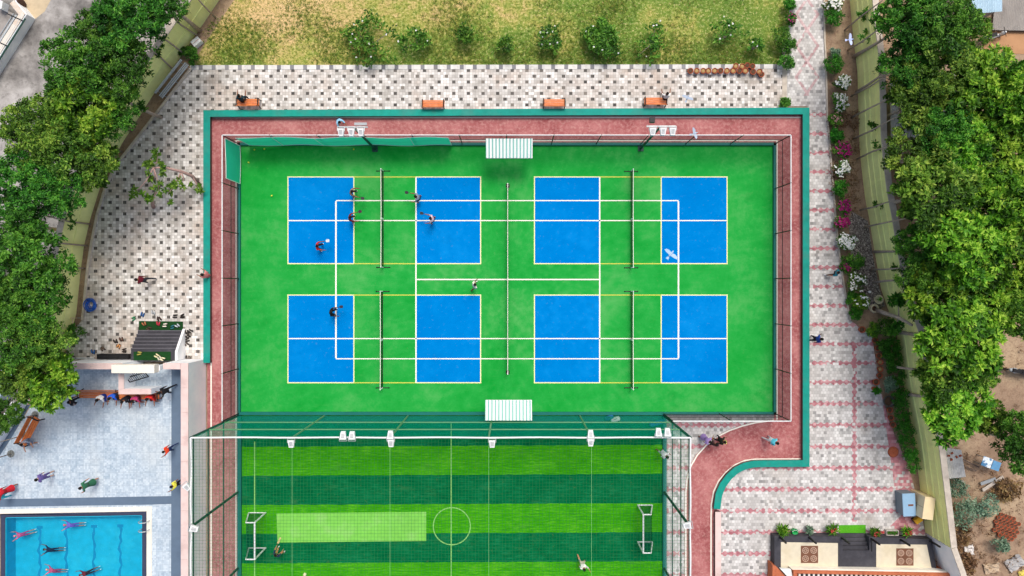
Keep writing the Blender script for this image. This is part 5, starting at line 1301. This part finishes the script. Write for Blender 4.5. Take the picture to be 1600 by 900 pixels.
shed([(1463, 697), (1502, 703), (1509, 745), (1470, 749)], 2.0, 'pale flat shed roof with scattered red scraps beside the lower right wall')
for i, (x, y) in enumerate(((1482, 712), (1487, 708), (1486, 718), (1494, 714), (1476, 713), (1500, 712))):
    o = W(x, y, 2.06); M_ = M(); M_.box((0, 0, .03), (.16, .1, .06), i*.7); M_.box((.03, .02, .07), (.07, .09, .04), i*1.3)
    k = M_.build('brick_scrap', TERRA); k.location = o; tag(k, 'red brick scrap lying on the pale flat shed roof', 'brick scrap', 'scraps on the shed roof')
r = shed([(1518, -60), (1566, -60), (1566, 18), (1518, 22)], 3.2, 'light blue flat roof at the top right corner', name='outbuilding', cat='outbuilding', mat=PALEB)
shed([(1562, -60), (1690, -60), (1690, 50), (1550, 47)], .25, 'grey concrete slab at the top right corner beside the light blue roof', name='concrete_plinth', cat='plinth', mat=CONC)
sheet('yard', [(1540, 48), (1700, 52), (1700, 88), (1535, 82)], .0, pm('packed_sand', '#b98e68', .1, 1.5, .95, dirt='#9a7353'))
sheet('beige_forecourt', [(30, -60), (110, -60), (70, 18), (52, 32), (38, 12)], .006, pm('beige_slabs', '#c2b193', .14, 1.5, .9, dirt='#9a8d76'))
for px, py, rz, lab, hexc in ((1545, 60, .2, 'white scooter parked at the edge of the brown yard', '#dfe2e2'), (1584, 579, -.2, 'grey scooter parked in the clearing at the right edge', '#aeb8be'), (1597, 583, -.4, 'dark scooter at the right edge beside the grey one', '#3d434a')):
    r = thing('scooter', W(px, py), lab, 'scooter', 'parked scooters', rz)
    bm_ = pm('scooter_' + hexc.strip('#'), hexc, .08, 5, .35)
    for sx in (-.62, .62):
        w_ = M(); w_.sweep([(sx + .22*math.cos(2*PI*i/16), .22*math.sin(2*PI*i/16)) for i in range(16)], [(-.05, -.05), (.05, -.05), (.05, .05), (-.05, .05)], True)
        w_.v = [(vx, vz, vy + .27) for vx, vy, vz in w_.v]; w_.build('wheel', BLACK, r)
    b = M(); b.path([(.5, 0, .5), (.45, 0, .75), (.42, 0, .98)], [.1, .13, .08], 8); b.path([(.45, 0, .4), (0, 0, .32), (-.3, 0, .5), (-.75, 0, .62)], [.1, .15, .2, .1], 8); b.build('scooter_body', bm_, r, True)
    M().box((-.3, 0, .76), (.65, .26, .1)).build('seat', BLACK, r); M().tube((.4, -.34, 1.02), (.4, .34, 1.02), .02).build('handlebar', BLACK, r); M().ball((.5, 0, .92), .08, 8, 5).build('headlight', WMET, r, True)
# blue and white panel on a frame
a = W(1548.5, 724.5, .8); r = thing('painted_table', Vector((a.x, a.y, 0)), 'blue and white painted panel table standing in the brown yard', 'table', None, math.radians(-20))
BW = NT('blue_white_print'); v_ = BW.pos(); q = BW.noise(v_, 3.2, 3, .6)
BWM = BW.done(BW.bsdf(BW.mix(BW.rng(q, .47, .56), lin('#dfe9ee'), lin('#4a7fa8')), .6))
M().box((-.3, 0, .8), (.68, .66, .04)).build('table_top', BWM, r); M().box((.36, -.02, .8), (.56, .62, .04)).build('table_top', pm('blue_panel', '#5f93ba', .25, 4), r)
for sx in (-.55, .6):
    for sy in (-.26, .26): M().tube((sx, sy, 0), (sx, sy, .78), .03).build('leg', GREYM, r)
for i, (x0, y0, x1, y1, lab) in enumerate(((1532, 756, 1556, 748, 'pale board lying on the brown brushwood'), (1535, 766, 1568, 745, 'grey plank leaning across the brown brushwood'), (1505, 718, 1530, 730, 'dark pole lying between the pale shed and the painted table'), (1506, 728, 1526, 736, 'thin dark pole below its neighbour near the pale shed'), (1462, 695, 1474, 735, 'grey pole lying over the wall edge of the shed'), (1488, 749, 1506, 752, 'white pipe at the lower edge of the pale shed'))):
    a, b = W(x0, y0, .15), W(x1, y1, .2); c = (a+b)/2; m = M(); L = (b-a).length
    m.box((0, 0, 0), (L, .22 if i < 2 else .07, .05)); m.box((L*.46, 0, .028), (.06, .24 if i < 2 else .08, .012)); k = m.build('plank', [pm('grey_timber', '#b5ada3', .15, 5), GREYM][i == 0] if i in (0, 1, 5) else pm('dark_timber', '#5d5048', .2, 5)); k.location = c; k.rotation_euler = (0, 0, math.atan2(b.y-a.y, b.x-a.x)); tag(k, lab, 'plank')
# stacked clay pots, scrap yard
rowsn = 0
for i in range(6):
    for j in range(6):
        x, y = 1560 + j*6.2 - i*1.2 + (i % 2)*3, 803 + i*6.4 + j*2.0
        if (i, j) in ((0, 0), (5, 0), (0, 5), (5, 5)): continue
        place(POTD, W(x, y, .25) - Vector((0, 0, .25)), 'one of the identical clay pots stacked upside down in the lower right scrub', 'stacked clay pots', None, .72)
for i, (px, lab, hexc) in enumerate(((((1568, 878), (1590, 865), (1604, 880), (1580, 895)), 'crumpled grey tarpaulin at the bottom right', '#a8a7a6'), (((1505, 855), (1520, 850), (1522, 866), (1510, 870)), 'crumpled white plastic sheet in the dry brush', '#d2cfcb'), (((1590, 893), (1606, 888), (1606, 902), (1594, 903)), 'yellow cloth scrap in the bottom right corner', '#d8c868'), (((1536, 882), (1560, 878), (1562, 892), (1540, 897)), 'heap of pale sticks and rubble at the bottom right', '#b7a48c'))):
    pts = P(*px, z=.1); m = M(); n = 7; G = []
    for a_ in range(n+1):
        for b_ in range(n+1):
            p = pts[0].lerp(pts[1], a_/n).lerp(pts[3].lerp(pts[2], a_/n), b_/n); p.z = .06 + abs(random.gauss(0, .11)); G.append(p)
    for a_ in range(n):
        for b_ in range(n): m.quad(G[a_*(n+1)+b_], G[a_*(n+1)+b_+1], G[(a_+1)*(n+1)+b_+1], G[(a_+1)*(n+1)+b_])
    o = pts[0].copy(); o.z = 0
    tag(m.build('tarpaulin' if i < 3 else 'rubble_heap', pm('tarp_%d' % i, hexc, .12, 5), None, False, o), lab, 'tarpaulin' if i < 3 else 'rubble')
# ================================================================== top left property
o = W(30, 60); r = thing('property_wall', o, 'white rendered wall round the grey slatted yard at the top left corner', 'wall')
q = P((55.5, 30), (-30, 165)); q2 = P((40, 12), (55.5, 29.5))
M().sweep(P((38, 8), (55.5, 30), (-40, 180)), [(0, 0), (0, .85), (-.45, .85), (-.45, 0)]).build('wall_face', mat_wall('white_render', '#e9eef2', '#cfd8de'), r, origin=o)
M().sweep(P((38, 8), (55.5, 30), (-40, 180)), [(-.06, .853), (-.06, .92), (-.42, .92), (-.42, .853)]).build('coping', pm('stained_coping', '#d8d2c6', .1, 2, .8, dirt='#b9906c'), r, origin=o)
o = W(10, 55); r = thing('slatted_roof', o, 'grey slatted yard roof with dark rails behind the white wall at top left', 'roof')
M().prism(P((-60, 5), (3, 10), (30, 28), (-60, 165), z=.6), 0, .6).build('slab', CONC, r, origin=o)
d = (W(0, 90) - W(38, 30)).normalized()
for i, (x, y) in enumerate(((38, 28), (34, 26), (30, 25), (25, 23), (20, 20))):
    a = W(x, y, .9); b = a + d*4.5; M().tube((a.x, a.y, .8 + (i%2)*.05), (b.x, b.y, .8 + (i%2)*.05), .05 + .03*(i%2), n=6).build('slat', GALV if i % 2 else DKMET if i == 0 else GREYM, r, origin=o)
for t in (.05, .5, .95): a = W(38, 28, .9) + d*4.5*t; b = W(14, 17, .9) + d*4.5*t; M().tube((a.x, a.y, .92), (b.x, b.y, .92), .04, n=6).build('rail', BLACK, r, origin=o)
M().prism(P((-8, -4), (4, 2), (2, 14), (-8, 10), z=1.2), .6, 1.2).build('tank', WMET, r, origin=o)
a = W(33, 4, .5); M().ball((a.x, a.y, .45), (.1, .3, .45)).build('post', pm('brown_post', '#4a352c', .2, 5), r, True, origin=o)
# ================================================================== small things on the plaza
o = W(310, 68); r = thing('white_crate', o, 'white box crate with red print lying at the lawn corner', 'crate', None, .7)
M().box((0, 0, .2), (.62, .44, .4)).build('box', WMET, r); M().box((0, .0, .403), (.5, .03, .008)).build('tape_strip', pm('tape_red', '#b5645a', .1, 6), r); M().box((-.5, -.1, .06), (.5, .14, .12)).build('flap', pm('cardboard', '#c4b49c', .1, 5), r)
o = W(143, 476); m = M()
HB = pm('blue_hose', '#2a62c4', .15, 8, .4)
for k in range(12):
    rr = .2 + .045*(k % 6); ox_, oy_ = random.gauss(0, .03), random.gauss(0, .03)
    pts = [Vector((ox_ + rr*(1+.05*math.sin(3*t+k))*math.cos(t), oy_ + rr*1.08*math.sin(t), .03 + .018*k + .01*math.sin(2*t+k))) for t in [2*PI*i/26 for i in range(27)]]
    m.path(pts, .021, 5)
k = m.build('hose_coil', HB, None, True); k.location = o; tag(k, 'coil of blue hose lying on the checkered paving', 'hose')
r = thing('metal_frame', W(112, 502), 'rusty white metal frame leaning by the left wall below the hose', 'frame')
f = M(); [f.tube((x, -.25, .5), (x, .25, .5), .025, n=5) for x in (-.7, -.2, .4)]; [f.tube((-.7, y, .5), (.7, y, .5), .025, n=5) for y in (-.25, .25)]; f.build('top_frame', pm('rusty_white', '#d9bfae', .2, 6), r)
for x in (-.7, .7):
    for y in (-.25, .25): M().tube((x, y, 0), (x, y, .5), .025, n=5).build('leg', GREYM, r)
a, b = W(104, 559), W(150, 559); r = thing('water_pipe', (a+b)/2, 'white water pipe with a valve along the wall left of the shoe rack', 'pipe'); L = (b-a).length
M().tube((-L/2, 0, .25), (L/2, 0, .25), .04).build('tube', WMET, r); [M().tube((x, 0, 0), (x, 0, .25), .03).build('support', GREYM, r) for x in (-L/2+.1, 0, L/2-.1)]; M().ball((-L*.1, 0, .33), .07).build('valve', GREYM, r, True)
# shoes
def make_shoe(hexc):
    r = thing('shoe', (0, 0, 0), 'x', 'shoe'); s = M(); prof = [(-.14, .03), (-.1, .042), (0, .036), (.07, .05), (.13, .042), (.16, .015)]
    for z, k in ((0, 1.0), (.025, 1.0)): s.v += [(x, w*k, z) for x, w in prof] + [(x, -w*k, z) for x, w in reversed(prof)]
    n = 12; s.f = [tuple(range(n-1, -1, -1)), tuple(range(n, 2*n))] + [(i, (i+1) % n, n+(i+1) % n, n+i) for i in range(n)]; s.mi = [0]*len(s.f)
    mm = pm('shoe_' + hexc.strip('#'), hexc, .15, 20, .7); s.build('sole', pm('sole_dark', '#2a2623', .2, 10), r)
    u = M(); u.path([(-.1, 0, .05), (.0, 0, .07), (.08, 0, .055), (.14, 0, .035)], [.042, .045, .047, .02], 8); u.build('upper', mm, r, True); return r
SH = {}
SHOES = [(223, 492, '#2a5f9e', 'blue', 'left of the two pairs above the upper mat'), (240, 488, '#b9bec0', 'pale grey', 'above the middle of the upper mat'), (274, 494, '#26221f', 'black', 'above the right end of the upper mat, left pair'), (285, 494, '#2b211d', 'black brown', 'above the right end of the upper mat, right pair'), (209, 498, '#2f8a5c', 'green', 'left of the upper mat'), (249, 498, '#3a2a26', 'dark brown', 'touching the top of the upper mat'),
 (297, 517, '#2b2725', 'black', 'topmost beside the stair wall'), (292, 519, '#38322f', 'dark grey', 'closest to the upper stair corner'), (294, 526, '#1f1d1c', 'black', 'second beside the stair wall'), (293, 531, '#3c3733', 'charcoal', 'middle of the row beside the stair wall'), (291, 537, '#5a4f48', 'grey brown', 'beside the lower half of the stair wall'), (290, 558, '#2a2624', 'black', 'at the foot of the white pool wall'), (295, 560, '#8d837a', 'pale brown', 'next to the black pair at the foot of the pool wall'),
 (181, 533, '#3b3330', 'black brown', 'on the paving above the shoe rack'), (190, 530, '#5b4034', 'brown', 'right of the dark pair above the shoe rack'), (186, 541, '#d59a64', 'orange tan', 'just above the shoe rack'), (161, 545, '#6d5a4c', 'grey brown', 'at the left end above the shoe rack'), (146, 550, '#3c6fae', 'blue', 'left of the shoe rack by the pipe'), (195, 547, '#3a302c', 'dark', 'touching the right half of the shoe rack'),
 (226, 506, '#a86a48', 'tan', 'on the left end of the upper mat'), (248, 505, '#c2364a', 'crimson', 'in the middle of the upper mat'), (258, 508, '#e6ddcf', 'white', 'right of the crimson pair on the upper mat'), (270, 511, '#2d6d78', 'teal', 'on the right part of the upper mat'), (278, 509, '#b5c0c8', 'silver', 'on the right end of the upper mat'), (233, 513, '#4a3a2e', 'dark brown', 'on the lower edge of the upper mat'),
 (218, 552, '#a7a04c', 'olive', 'on the left part of the upper landing mat'), (246, 556, '#e4dcae', 'cream', 'left of three pale pairs on the landing mat'), (250, 560, '#cfd0b8', 'pale', 'middle of three pale pairs on the landing mat'), (255, 561, '#efe4c0', 'ivory', 'right of three pale pairs on the landing mat')]
for x, y, hx, cn, wh in SHOES:
    if hx not in SH: SH[hx] = make_shoe(hx)
    z = .026 if 501 < y < 516 and 217 < x < 286 else (DZ + .022 if 549 < y < 563 and 209 < x < 268 else .006); a = random.uniform(0, 6.28); p = W(x, y, z)
    for k in (-1, 1):
        place(SH[hx], p + Vector((-math.sin(a), math.cos(a), 0))*k*.075 + Vector((math.cos(a), math.sin(a), 0))*k*random.uniform(0, .05), f'{cn} shoe {wh}', 'shoes left by the pool entrance', a + random.uniform(-.25, .25), 1.1)
# balls
def ball(px, py, r_, hexc, label, cat, z=0.03):
    m = M(); m.ball((0, 0, r_), r_, 12, 8); k = m.build('ball', pm('ball_' + hexc.strip('#'), hexc, .1, 20), None, True); k.location = W(px, py, z); tag(k, label, cat)
ball(477, 896.5, .12, '#f2efc0', 'pale yellow ball on the bright turf near the batting figure', 'ball')
for x, y, lb in ((425, 306, 'left of the upper left blue court'), (413.5, 233, 'near the upper screen, left of its middle'), (553, 233.5, 'at the foot of the long green screen'), (398, 234, 'in the upper left corner, leftmost of two'), (389, 254, 'in the upper left corner beside the short screen')):
    ball(x, y, .06, '#d9e04a', 'tiny yellow ball on the green court ' + lb, 'ball', .012)
# tree grates, saplings on the deck
for x, y, lb in ((55, 648, 'upper'), (37, 680, 'middle'), (17, 709, 'lower')):
    p = W(x, y, DZ); r = thing('tree_grate', Vector((p.x, p.y, DZ+.001)), f'round grey tree grate, {lb} one of three at the left edge of the deck', 'tree grate')
    M().lathe((0, 0, 0), [(.25, 0), (.25, .02), (.06, .02)], 18).build('disc', pm('grate_grey', '#7f837f', .25, 12), r); f = M(); [f.tube((.08*math.cos(a*PI/4), .08*math.sin(a*PI/4), .024), (.23*math.cos(a*PI/4), .23*math.sin(a*PI/4), .024), .008, n=4) for a in range(8)]; f.build('rib', BLACK, r)
    out = Vector((p.x, p.y, 0)).normalized(); q = Vector((p.x, p.y, DZ))
    leaning_trunk([q, q + Vector((.03, .02, 1.3)), q + Vector((-.04, .03, 2.6))], [.04, .03, .02], f'thin sapling growing from the {lb} tree grate on the pool deck', [q + Vector((-.1, 0, 2.7)), q + Vector((.1, .1, 2.9))], LF_DARK, name='sapling', tr=.28, tn=22, ts=.2)
# birds
def bird(px, py, z, rz, sc, label, hexc='#e6ebf0'):
    r = thing('pigeon', W(px, py, z), label, 'bird', 'flying pale birds', rz, sc); m_ = pm('feather_' + hexc.strip('#'), hexc, .08, 10, .8)
    b = M(); b.path([(-.15, 0, 0), (-.08, 0, .01), (.03, 0, .01), (.11, 0, .03), (.15, 0, .045), (.185, 0, .045)], [.015, .045, .06, .04, .032, .012], 10); b.build('body', m_, r, True)
    for s in (-1, 1):
        k = M(); pts = [(.07, .04*s), (.1, .16*s), (.06, .3*s), (-.02, .36*s), (-.06, .24*s), (-.07, .04*s)]
        k.prism(pts, .02, .03); k.v = [(x, y, z_ + .18*abs(y)) for x, y, z_ in k.v]; k.build('wing', m_, r)
    t = M(); t.prism([(-.12, -.02), (-.12, .02), (-.27, .07), (-.28, 0), (-.27, -.07)], -.005, .005); t.build('tail', m_, r)
bird(1048, 397, 14, .9, 1.1, 'pale bird flying over the upper right blue court', '#a9c4e2'); bird(1328, 62, 10, .1, .95, 'pale bird flying over the right garden bed', '#b9c6ea'); bird(1074, 153, 8, 1.2, 1.0, 'faint bluish bird over the paving near the right bench', '#a9b7c8'); bird(1085, 208.5, 8, .3, 1.0, 'faint bluish bird over the upper straight of the track', '#a9b7c8')
# ================================================================== people
def at(px, py, z=0.0, ch=1.0):
    p = W(px, py, z + ch); p.z = z; return p
R45 = ((18, 22, 75), (38, 10, 50)); RUN = ((26, 8, 18), (-12, 5, 35)); WALK = ((14, 4, 8), (-9, 4, 12)); SW = ((25, 8, 25), (-22, 8, 20)); CR = ((45, 14, 70), (30, 16, 60))
def paddle(who, side, label, hexc):
    hp, fd, root = HANDS[who.name][side]; s = root.scale[0]; a = root.rotation_euler[2]
    p = Matrix.Rotation(a, 3, 'Z') @ (hp*s) + Vector(root.location); d = Matrix.Rotation(a, 3, 'Z') @ fd
    r = thing('paddle', p, label, 'paddle', 'paddles held by players'); r.rotation_euler = d.to_track_quat('X', 'Z').to_euler()
    M().tube((-.04, 0, 0), (.12, 0, 0), .016, n=7).build('handle', BLACK, r); b = M(); b.prism([(.12, -.04), (.17, -.095), (.32, -.1), (.37, -.06), (.37, .06), (.32, .1), (.17, .095), (.12, .04)], -.008, .008); b.build('blade', pm('paddle_' + hexc.strip('#'), hexc, .1, 9, .5), r)
p1 = person(at(547, 300), -10, 'player in dusty brown shirt and dark shorts at the top of the upper left court', '#9a7868', '#2a2430', lean=22, arms=R45, legs=CR)
p2 = person(at(545, 341), 5, 'player in dark red shirt beside the centre line of the upper left court', '#7c1f28', '#262028', lean=20, arms=R45, legs=CR); 
p3 = person(at(494, 385), 0, 'player in bright red shirt at the lower left of the upper left court', '#c5302c', '#1d1a20', lean=18, arms=R45, legs=CR, skin='#7a4c38')
p4 = person(at(655, 309), 175, 'player in grey shirt near the sideline right of the net', '#8a97a8', '#22304a', lean=16, arms=R45, legs=CR)
p5 = person(at(677, 343), 170, 'player in white and pink shirt on the right half of the upper left court', '#e3c3cc', '#2a2338', lean=12, arms=R45, legs=CR)
p6 = person(at(740, 447), 35, 'player in white shirt striding alone on the green between courts', '#e6e4d0', '#d7cfa0', lean=14, arms=SW, legs=RUN, skin='#6d4632')
p7 = person(at(516, 488), 0, 'player dressed all in black on the lower left blue court', '#141318', '#121118', lean=14, arms=R45, legs=CR, skin='#4a3026')
for p_, sd, hx, lb in ((p1, 1, '#2a2a30', 'dark paddle of the player in dusty brown'), (p2, 0, '#3a2030', 'dark paddle of the player in dark red'), (p3, 0, '#cfd6d8', 'pale paddle of the player in bright red'), (p4, 1, '#20242a', 'dark paddle of the player in grey'), (p5, 1, '#20262f', 'dark paddle of the player in white and pink'), (p7, 0, '#2b2b3a', 'dark paddle of the player all in black')):
    paddle(p_, sd, lb, hx)
PP = dict
person(at(528, 186), -55, 'person in pale blue shirt and black trousers bent over the upper parapet', '#8fc4e4', '#16181e', lean=40, arms=((70, 10, 20), (60, 15, 30)), bare_legs=False)
person(at(324, 431, 0, .7), 150, 'person in a pink dress sitting on the left parapet', '#dd8f8c', '#c9807e', hair='#15110f', lean=12, seat=.42, legs=((85, 6, 80), (80, 8, 75)), arms=((40, 10, 50), (35, 10, 60)), hairlen=1.2)
person(at(225, 437.5), 175, 'person in dark red shirt walking on the checkered paving', '#6a1a2a', '#2a2c34', lean=20, arms=SW, legs=RUN, bare_legs=False)
person(at(1040, 154, 0, .7), 90, 'person in white top and black trousers seated on the right end of a bench', '#eceae6', '#141418', lean=16, seat=.45, legs=((85, 6, 70), (88, 10, 90)), arms=((35, 14, 50), (40, 14, 60)), bare_legs=False)
person(at(377.5, 158, 0, .7), 85, 'dark clothed person seated at the left end of a bench', '#1e3a44', '#17181d', lean=20, seat=.45, legs=((85, 6, 75), (80, 10, 85)), arms=((40, 14, 60), (40, 14, 60)), bare_legs=False)
person(at(1307, 427), 165, 'walker in a teal shirt and black trousers beside the right garden', '#1f7f92', '#15161c', lean=14, arms=SW, legs=RUN, bare_legs=False)
person(at(1272, 529, 0, .8), 10, 'person in a blue shirt standing against the right parapet', '#1d3f8c', '#171a26', lean=14, arms=SW, legs=WALK, skin='#5a3a2c', bare_legs=False)
person(at(1204, 687), -25, 'person in cyan shirt walking on the red track', '#5cc4d8', '#cfd8dc', lean=24, arms=SW, legs=WALK, bare_legs=False)
person(at(1103, 686), -30, 'person in a lilac dress on the curve of the track', '#a58ac9', '#8f77b0', lean=14, arms=SW, legs=WALK, dress=True, hairlen=1)
person(at(1114, 694), 60, 'person in dark brown walking next to the lilac dress', '#3d2a28', '#1f1a1c', lean=16, arms=SW, legs=WALK, bare_legs=False)
person(at(1124, 687), -10, 'person in black with a yellow green bag on the track curve', '#22261c', '#1a1c18', lean=16, arms=SW, legs=WALK, bare_legs=False)
k = M(); k.box((0, 0, .2), (.3, .2, .36)); k.path([(-.12, 0, .36), (-.08, 0, .52), (.08, 0, .52), (.12, 0, .36)], .015, 5); b_ = k.build('bag', pm('bag_lime', '#cdd36a', .1, 8)); b_.location = W(1129.5, 689.5, .75); tag(b_, 'yellow green bag carried by the person in black', 'bag')
person(at(1035, 707), -40, 'person in white in the upper right corner of the turf pitch', '#e9ecec', '#d0d4d8', lean=24, arms=SW, legs=WALK, shoes='#20242a')
person(at(910, 880.5), -70, 'player in white shirt with bare legs at the bottom of the turf', '#f0efea', '#d8cdbb', lean=20, arms=((50, 20, 30), (-10, 12, 20)), legs=RUN, skin='#c98f6c', h=1.65)
pb = person(at(431, 869), 60, 'batting figure in navy shirt and tan shorts at the left end of the turf', '#1d2c4c', '#b98d5c', lean=26, arms=((80, 12, 15), (85, 8, 20)), legs=CR, skin='#b8835c')
hp, fd, root = HANDS[pb.name][0]; p = Matrix.Rotation(root.rotation_euler[2], 3, 'Z') @ (hp*root.scale[0]) + Vector(root.location)
r = thing('cricket_bat', p, 'pale wooden bat raised by the batting figure', 'bat'); r.rotation_euler = (0, -.35, math.radians(62)); M().tube((-.1, 0, 0), (.2, 0, 0), .017).build('handle', BLACK, r); M().box((.46, 0, 0), (.54, .11, .04)).build('blade', pm('willow', '#e0c58c', .1, 8), r)
# people on the pool deck
D_ = DZ
person(at(263, 702.5, D_), 205, 'running child in an orange red shirt on the dark deck band', '#d9421f', '#1d2c55', lean=18, arms=((60, 20, 30), (-40, 15, 30)), legs=RUN, h=1.45, bare_legs=False)
person(at(275, 757, D_), 200, 'child in a yellow shirt and black shorts running beside the pink wall', '#e2dc4e', '#151517', lean=16, arms=((70, 20, 20), (-40, 15, 30)), legs=RUN, h=1.45)
person(at(137, 757.5, D_), 200, 'person in a dark green dress walking across the pool deck', '#2f6a4c', '#3a5a48', lean=8, arms=((30, 25, 40), (-30, 25, 20)), legs=WALK, dress=True, skin='#b07c5c', hairlen=1)
person(at(69, 745, D_), 195, 'person in a purple shirt with bare legs on the pool deck', '#6a5c9a', '#5a4f84', lean=6, arms=((20, 12, 20), (-10, 12, 20)), legs=((3, 4, 4), (-3, 4, 4)), skin='#c7a08a', hairlen=1)
person(at(8, 767, D_), 200, 'person in a bright red top at the left edge of the deck', '#cf2230', '#9a1f28', lean=14, arms=SW, legs=WALK, dress=True)
person(at(3, 776, D_), 210, 'person in red with a turquoise skirt at the left edge of the deck', '#c22a34', '#35b0c0', lean=10, arms=SW, legs=WALK, bare_legs=False)
person(at(40, 687, D_, .7), 300, 'person in striped grey clothes seated on the askew bench', '#8b93a4', '#6e788c', lean=22, seat=.45, legs=((85, 6, 80), (80, 10, 85)), arms=((40, 14, 60), (40, 14, 60)), skin='#b58468')
person(at(112, 628, D_), 20, 'person in black walking under the lime green tree on the deck', '#1b1c24', '#17181e', lean=18, arms=SW, legs=RUN, bare_legs=False)
person(at(160, 617.5, D_, .75), 255, 'person in white shirt and blue shorts seated on the long bench', '#e6e6e2', '#1f3f9a', lean=24, seat=.46, legs=((85, 8, 75), (82, 10, 85)), arms=((45, 14, 50), (40, 14, 60)))
person(at(178, 616, D_, .75), 265, 'person in a bright blue shirt seated left of the screen wall', '#2a62d6', '#1c2a5a', lean=18, seat=.46, legs=((85, 8, 75), (82, 10, 85)), arms=((45, 14, 50), (40, 14, 60)))
person(at(197, 620, D_, .75), 270, 'person in black seated in front of the screen wall', '#1c1b22', '#1a1720', lean=24, seat=.46, legs=((85, 8, 75), (82, 10, 85)), arms=((45, 14, 50), (40, 14, 60)), bare_legs=False)
person(at(213, 619.5, D_, .75), 270, 'person in magenta seated between black and red clothed ones', '#b83a6c', '#6a2430', lean=20, seat=.46, legs=((85, 8, 75), (82, 10, 85)), arms=((45, 14, 50), (40, 14, 60)), hairlen=1)
person(at(236, 618, D_, .75), 270, 'person in a red shirt seated at the right end of the long bench', '#d42c28', '#8a1d20', lean=14, seat=.46, legs=((85, 8, 75), (82, 10, 85)), arms=((45, 14, 50), (40, 14, 60)))
person(at(260, 610, D_), 205, 'person in black walking right of the long bench', '#15161a', '#131418', lean=16, arms=((40, 20, 30), (-30, 12, 30)), legs=RUN, bare_legs=False, skin='#5a3a2a')
# swimmers, prone at the water surface
def swim(px, py, hd, label, shirt, pants, cap, skin='#c98a78'):
    p = W(px, py, .9); p.z = 0
    person(p, hd, label, shirt, pants, skin, lean=84, arms=((165, 16, 15), (70, 30, 35)), legs=((-46, 6, 5), (-56, 6, 14)), prone=True, hip_z=.74, cap=cap, h=1.3, name='person')
swim(34, 836, 190, 'swimmer in pink with spread arms, leftmost in the pool', '#d8608c', '#c04878', '#e08aa8')
swim(112, 822, 175, 'swimmer in a purple suit near the top of the pool', '#8a6ac0', '#7a58b0', '#e0507c')
swim(80, 861, 172, 'swimmer in dark navy in the middle of the pool', '#1a2c4c', '#16243e', '#181a22', '#8a5a48')
swim(84, 894, 165, 'swimmer in red and pink at the bottom edge of the pool', '#e05a7c', '#c04468', '#d8a094')
swim(136, 896, 195, 'swimmer in dark red at the bottom edge, right of the pink one', '#8a2430', '#3a2028', '#5a1a22', '#8a5a48')
# bags behind the teal net
for px, py, hx, lb in ((961, 654.5, '#e8ece8', 'white bag lying behind the teal net near the fourth cage post'), (1026, 660, '#1f6fa8', 'blue sports bag lying behind the teal net near the cage corner'), (951, 652, '#1c5f86', 'small blue bag left of the white bag behind the net')):
    p = W(px, py); r = thing('sports_bag', p, lb, 'bag', None, .3); s_ = .55 if px > 1000 else .32
    M().path([(-s_, 0, .14), (-s_*.8, 0, .16), (s_*.8, 0, .16), (s_, 0, .14)], [.08, .17, .17, .08], 10).build('bag_body', pm('bag_' + hx.strip('#'), hx, .12, 8), r, True); M().path([(-s_*.4, .05, .3), (-s_*.2, .08, .42), (s_*.2, .08, .42), (s_*.4, .05, .3)], .015, 5).build('strap', BLACK, r)
for o in bpy.data.objects:
    if 'used_once' in o: del o['used_once']
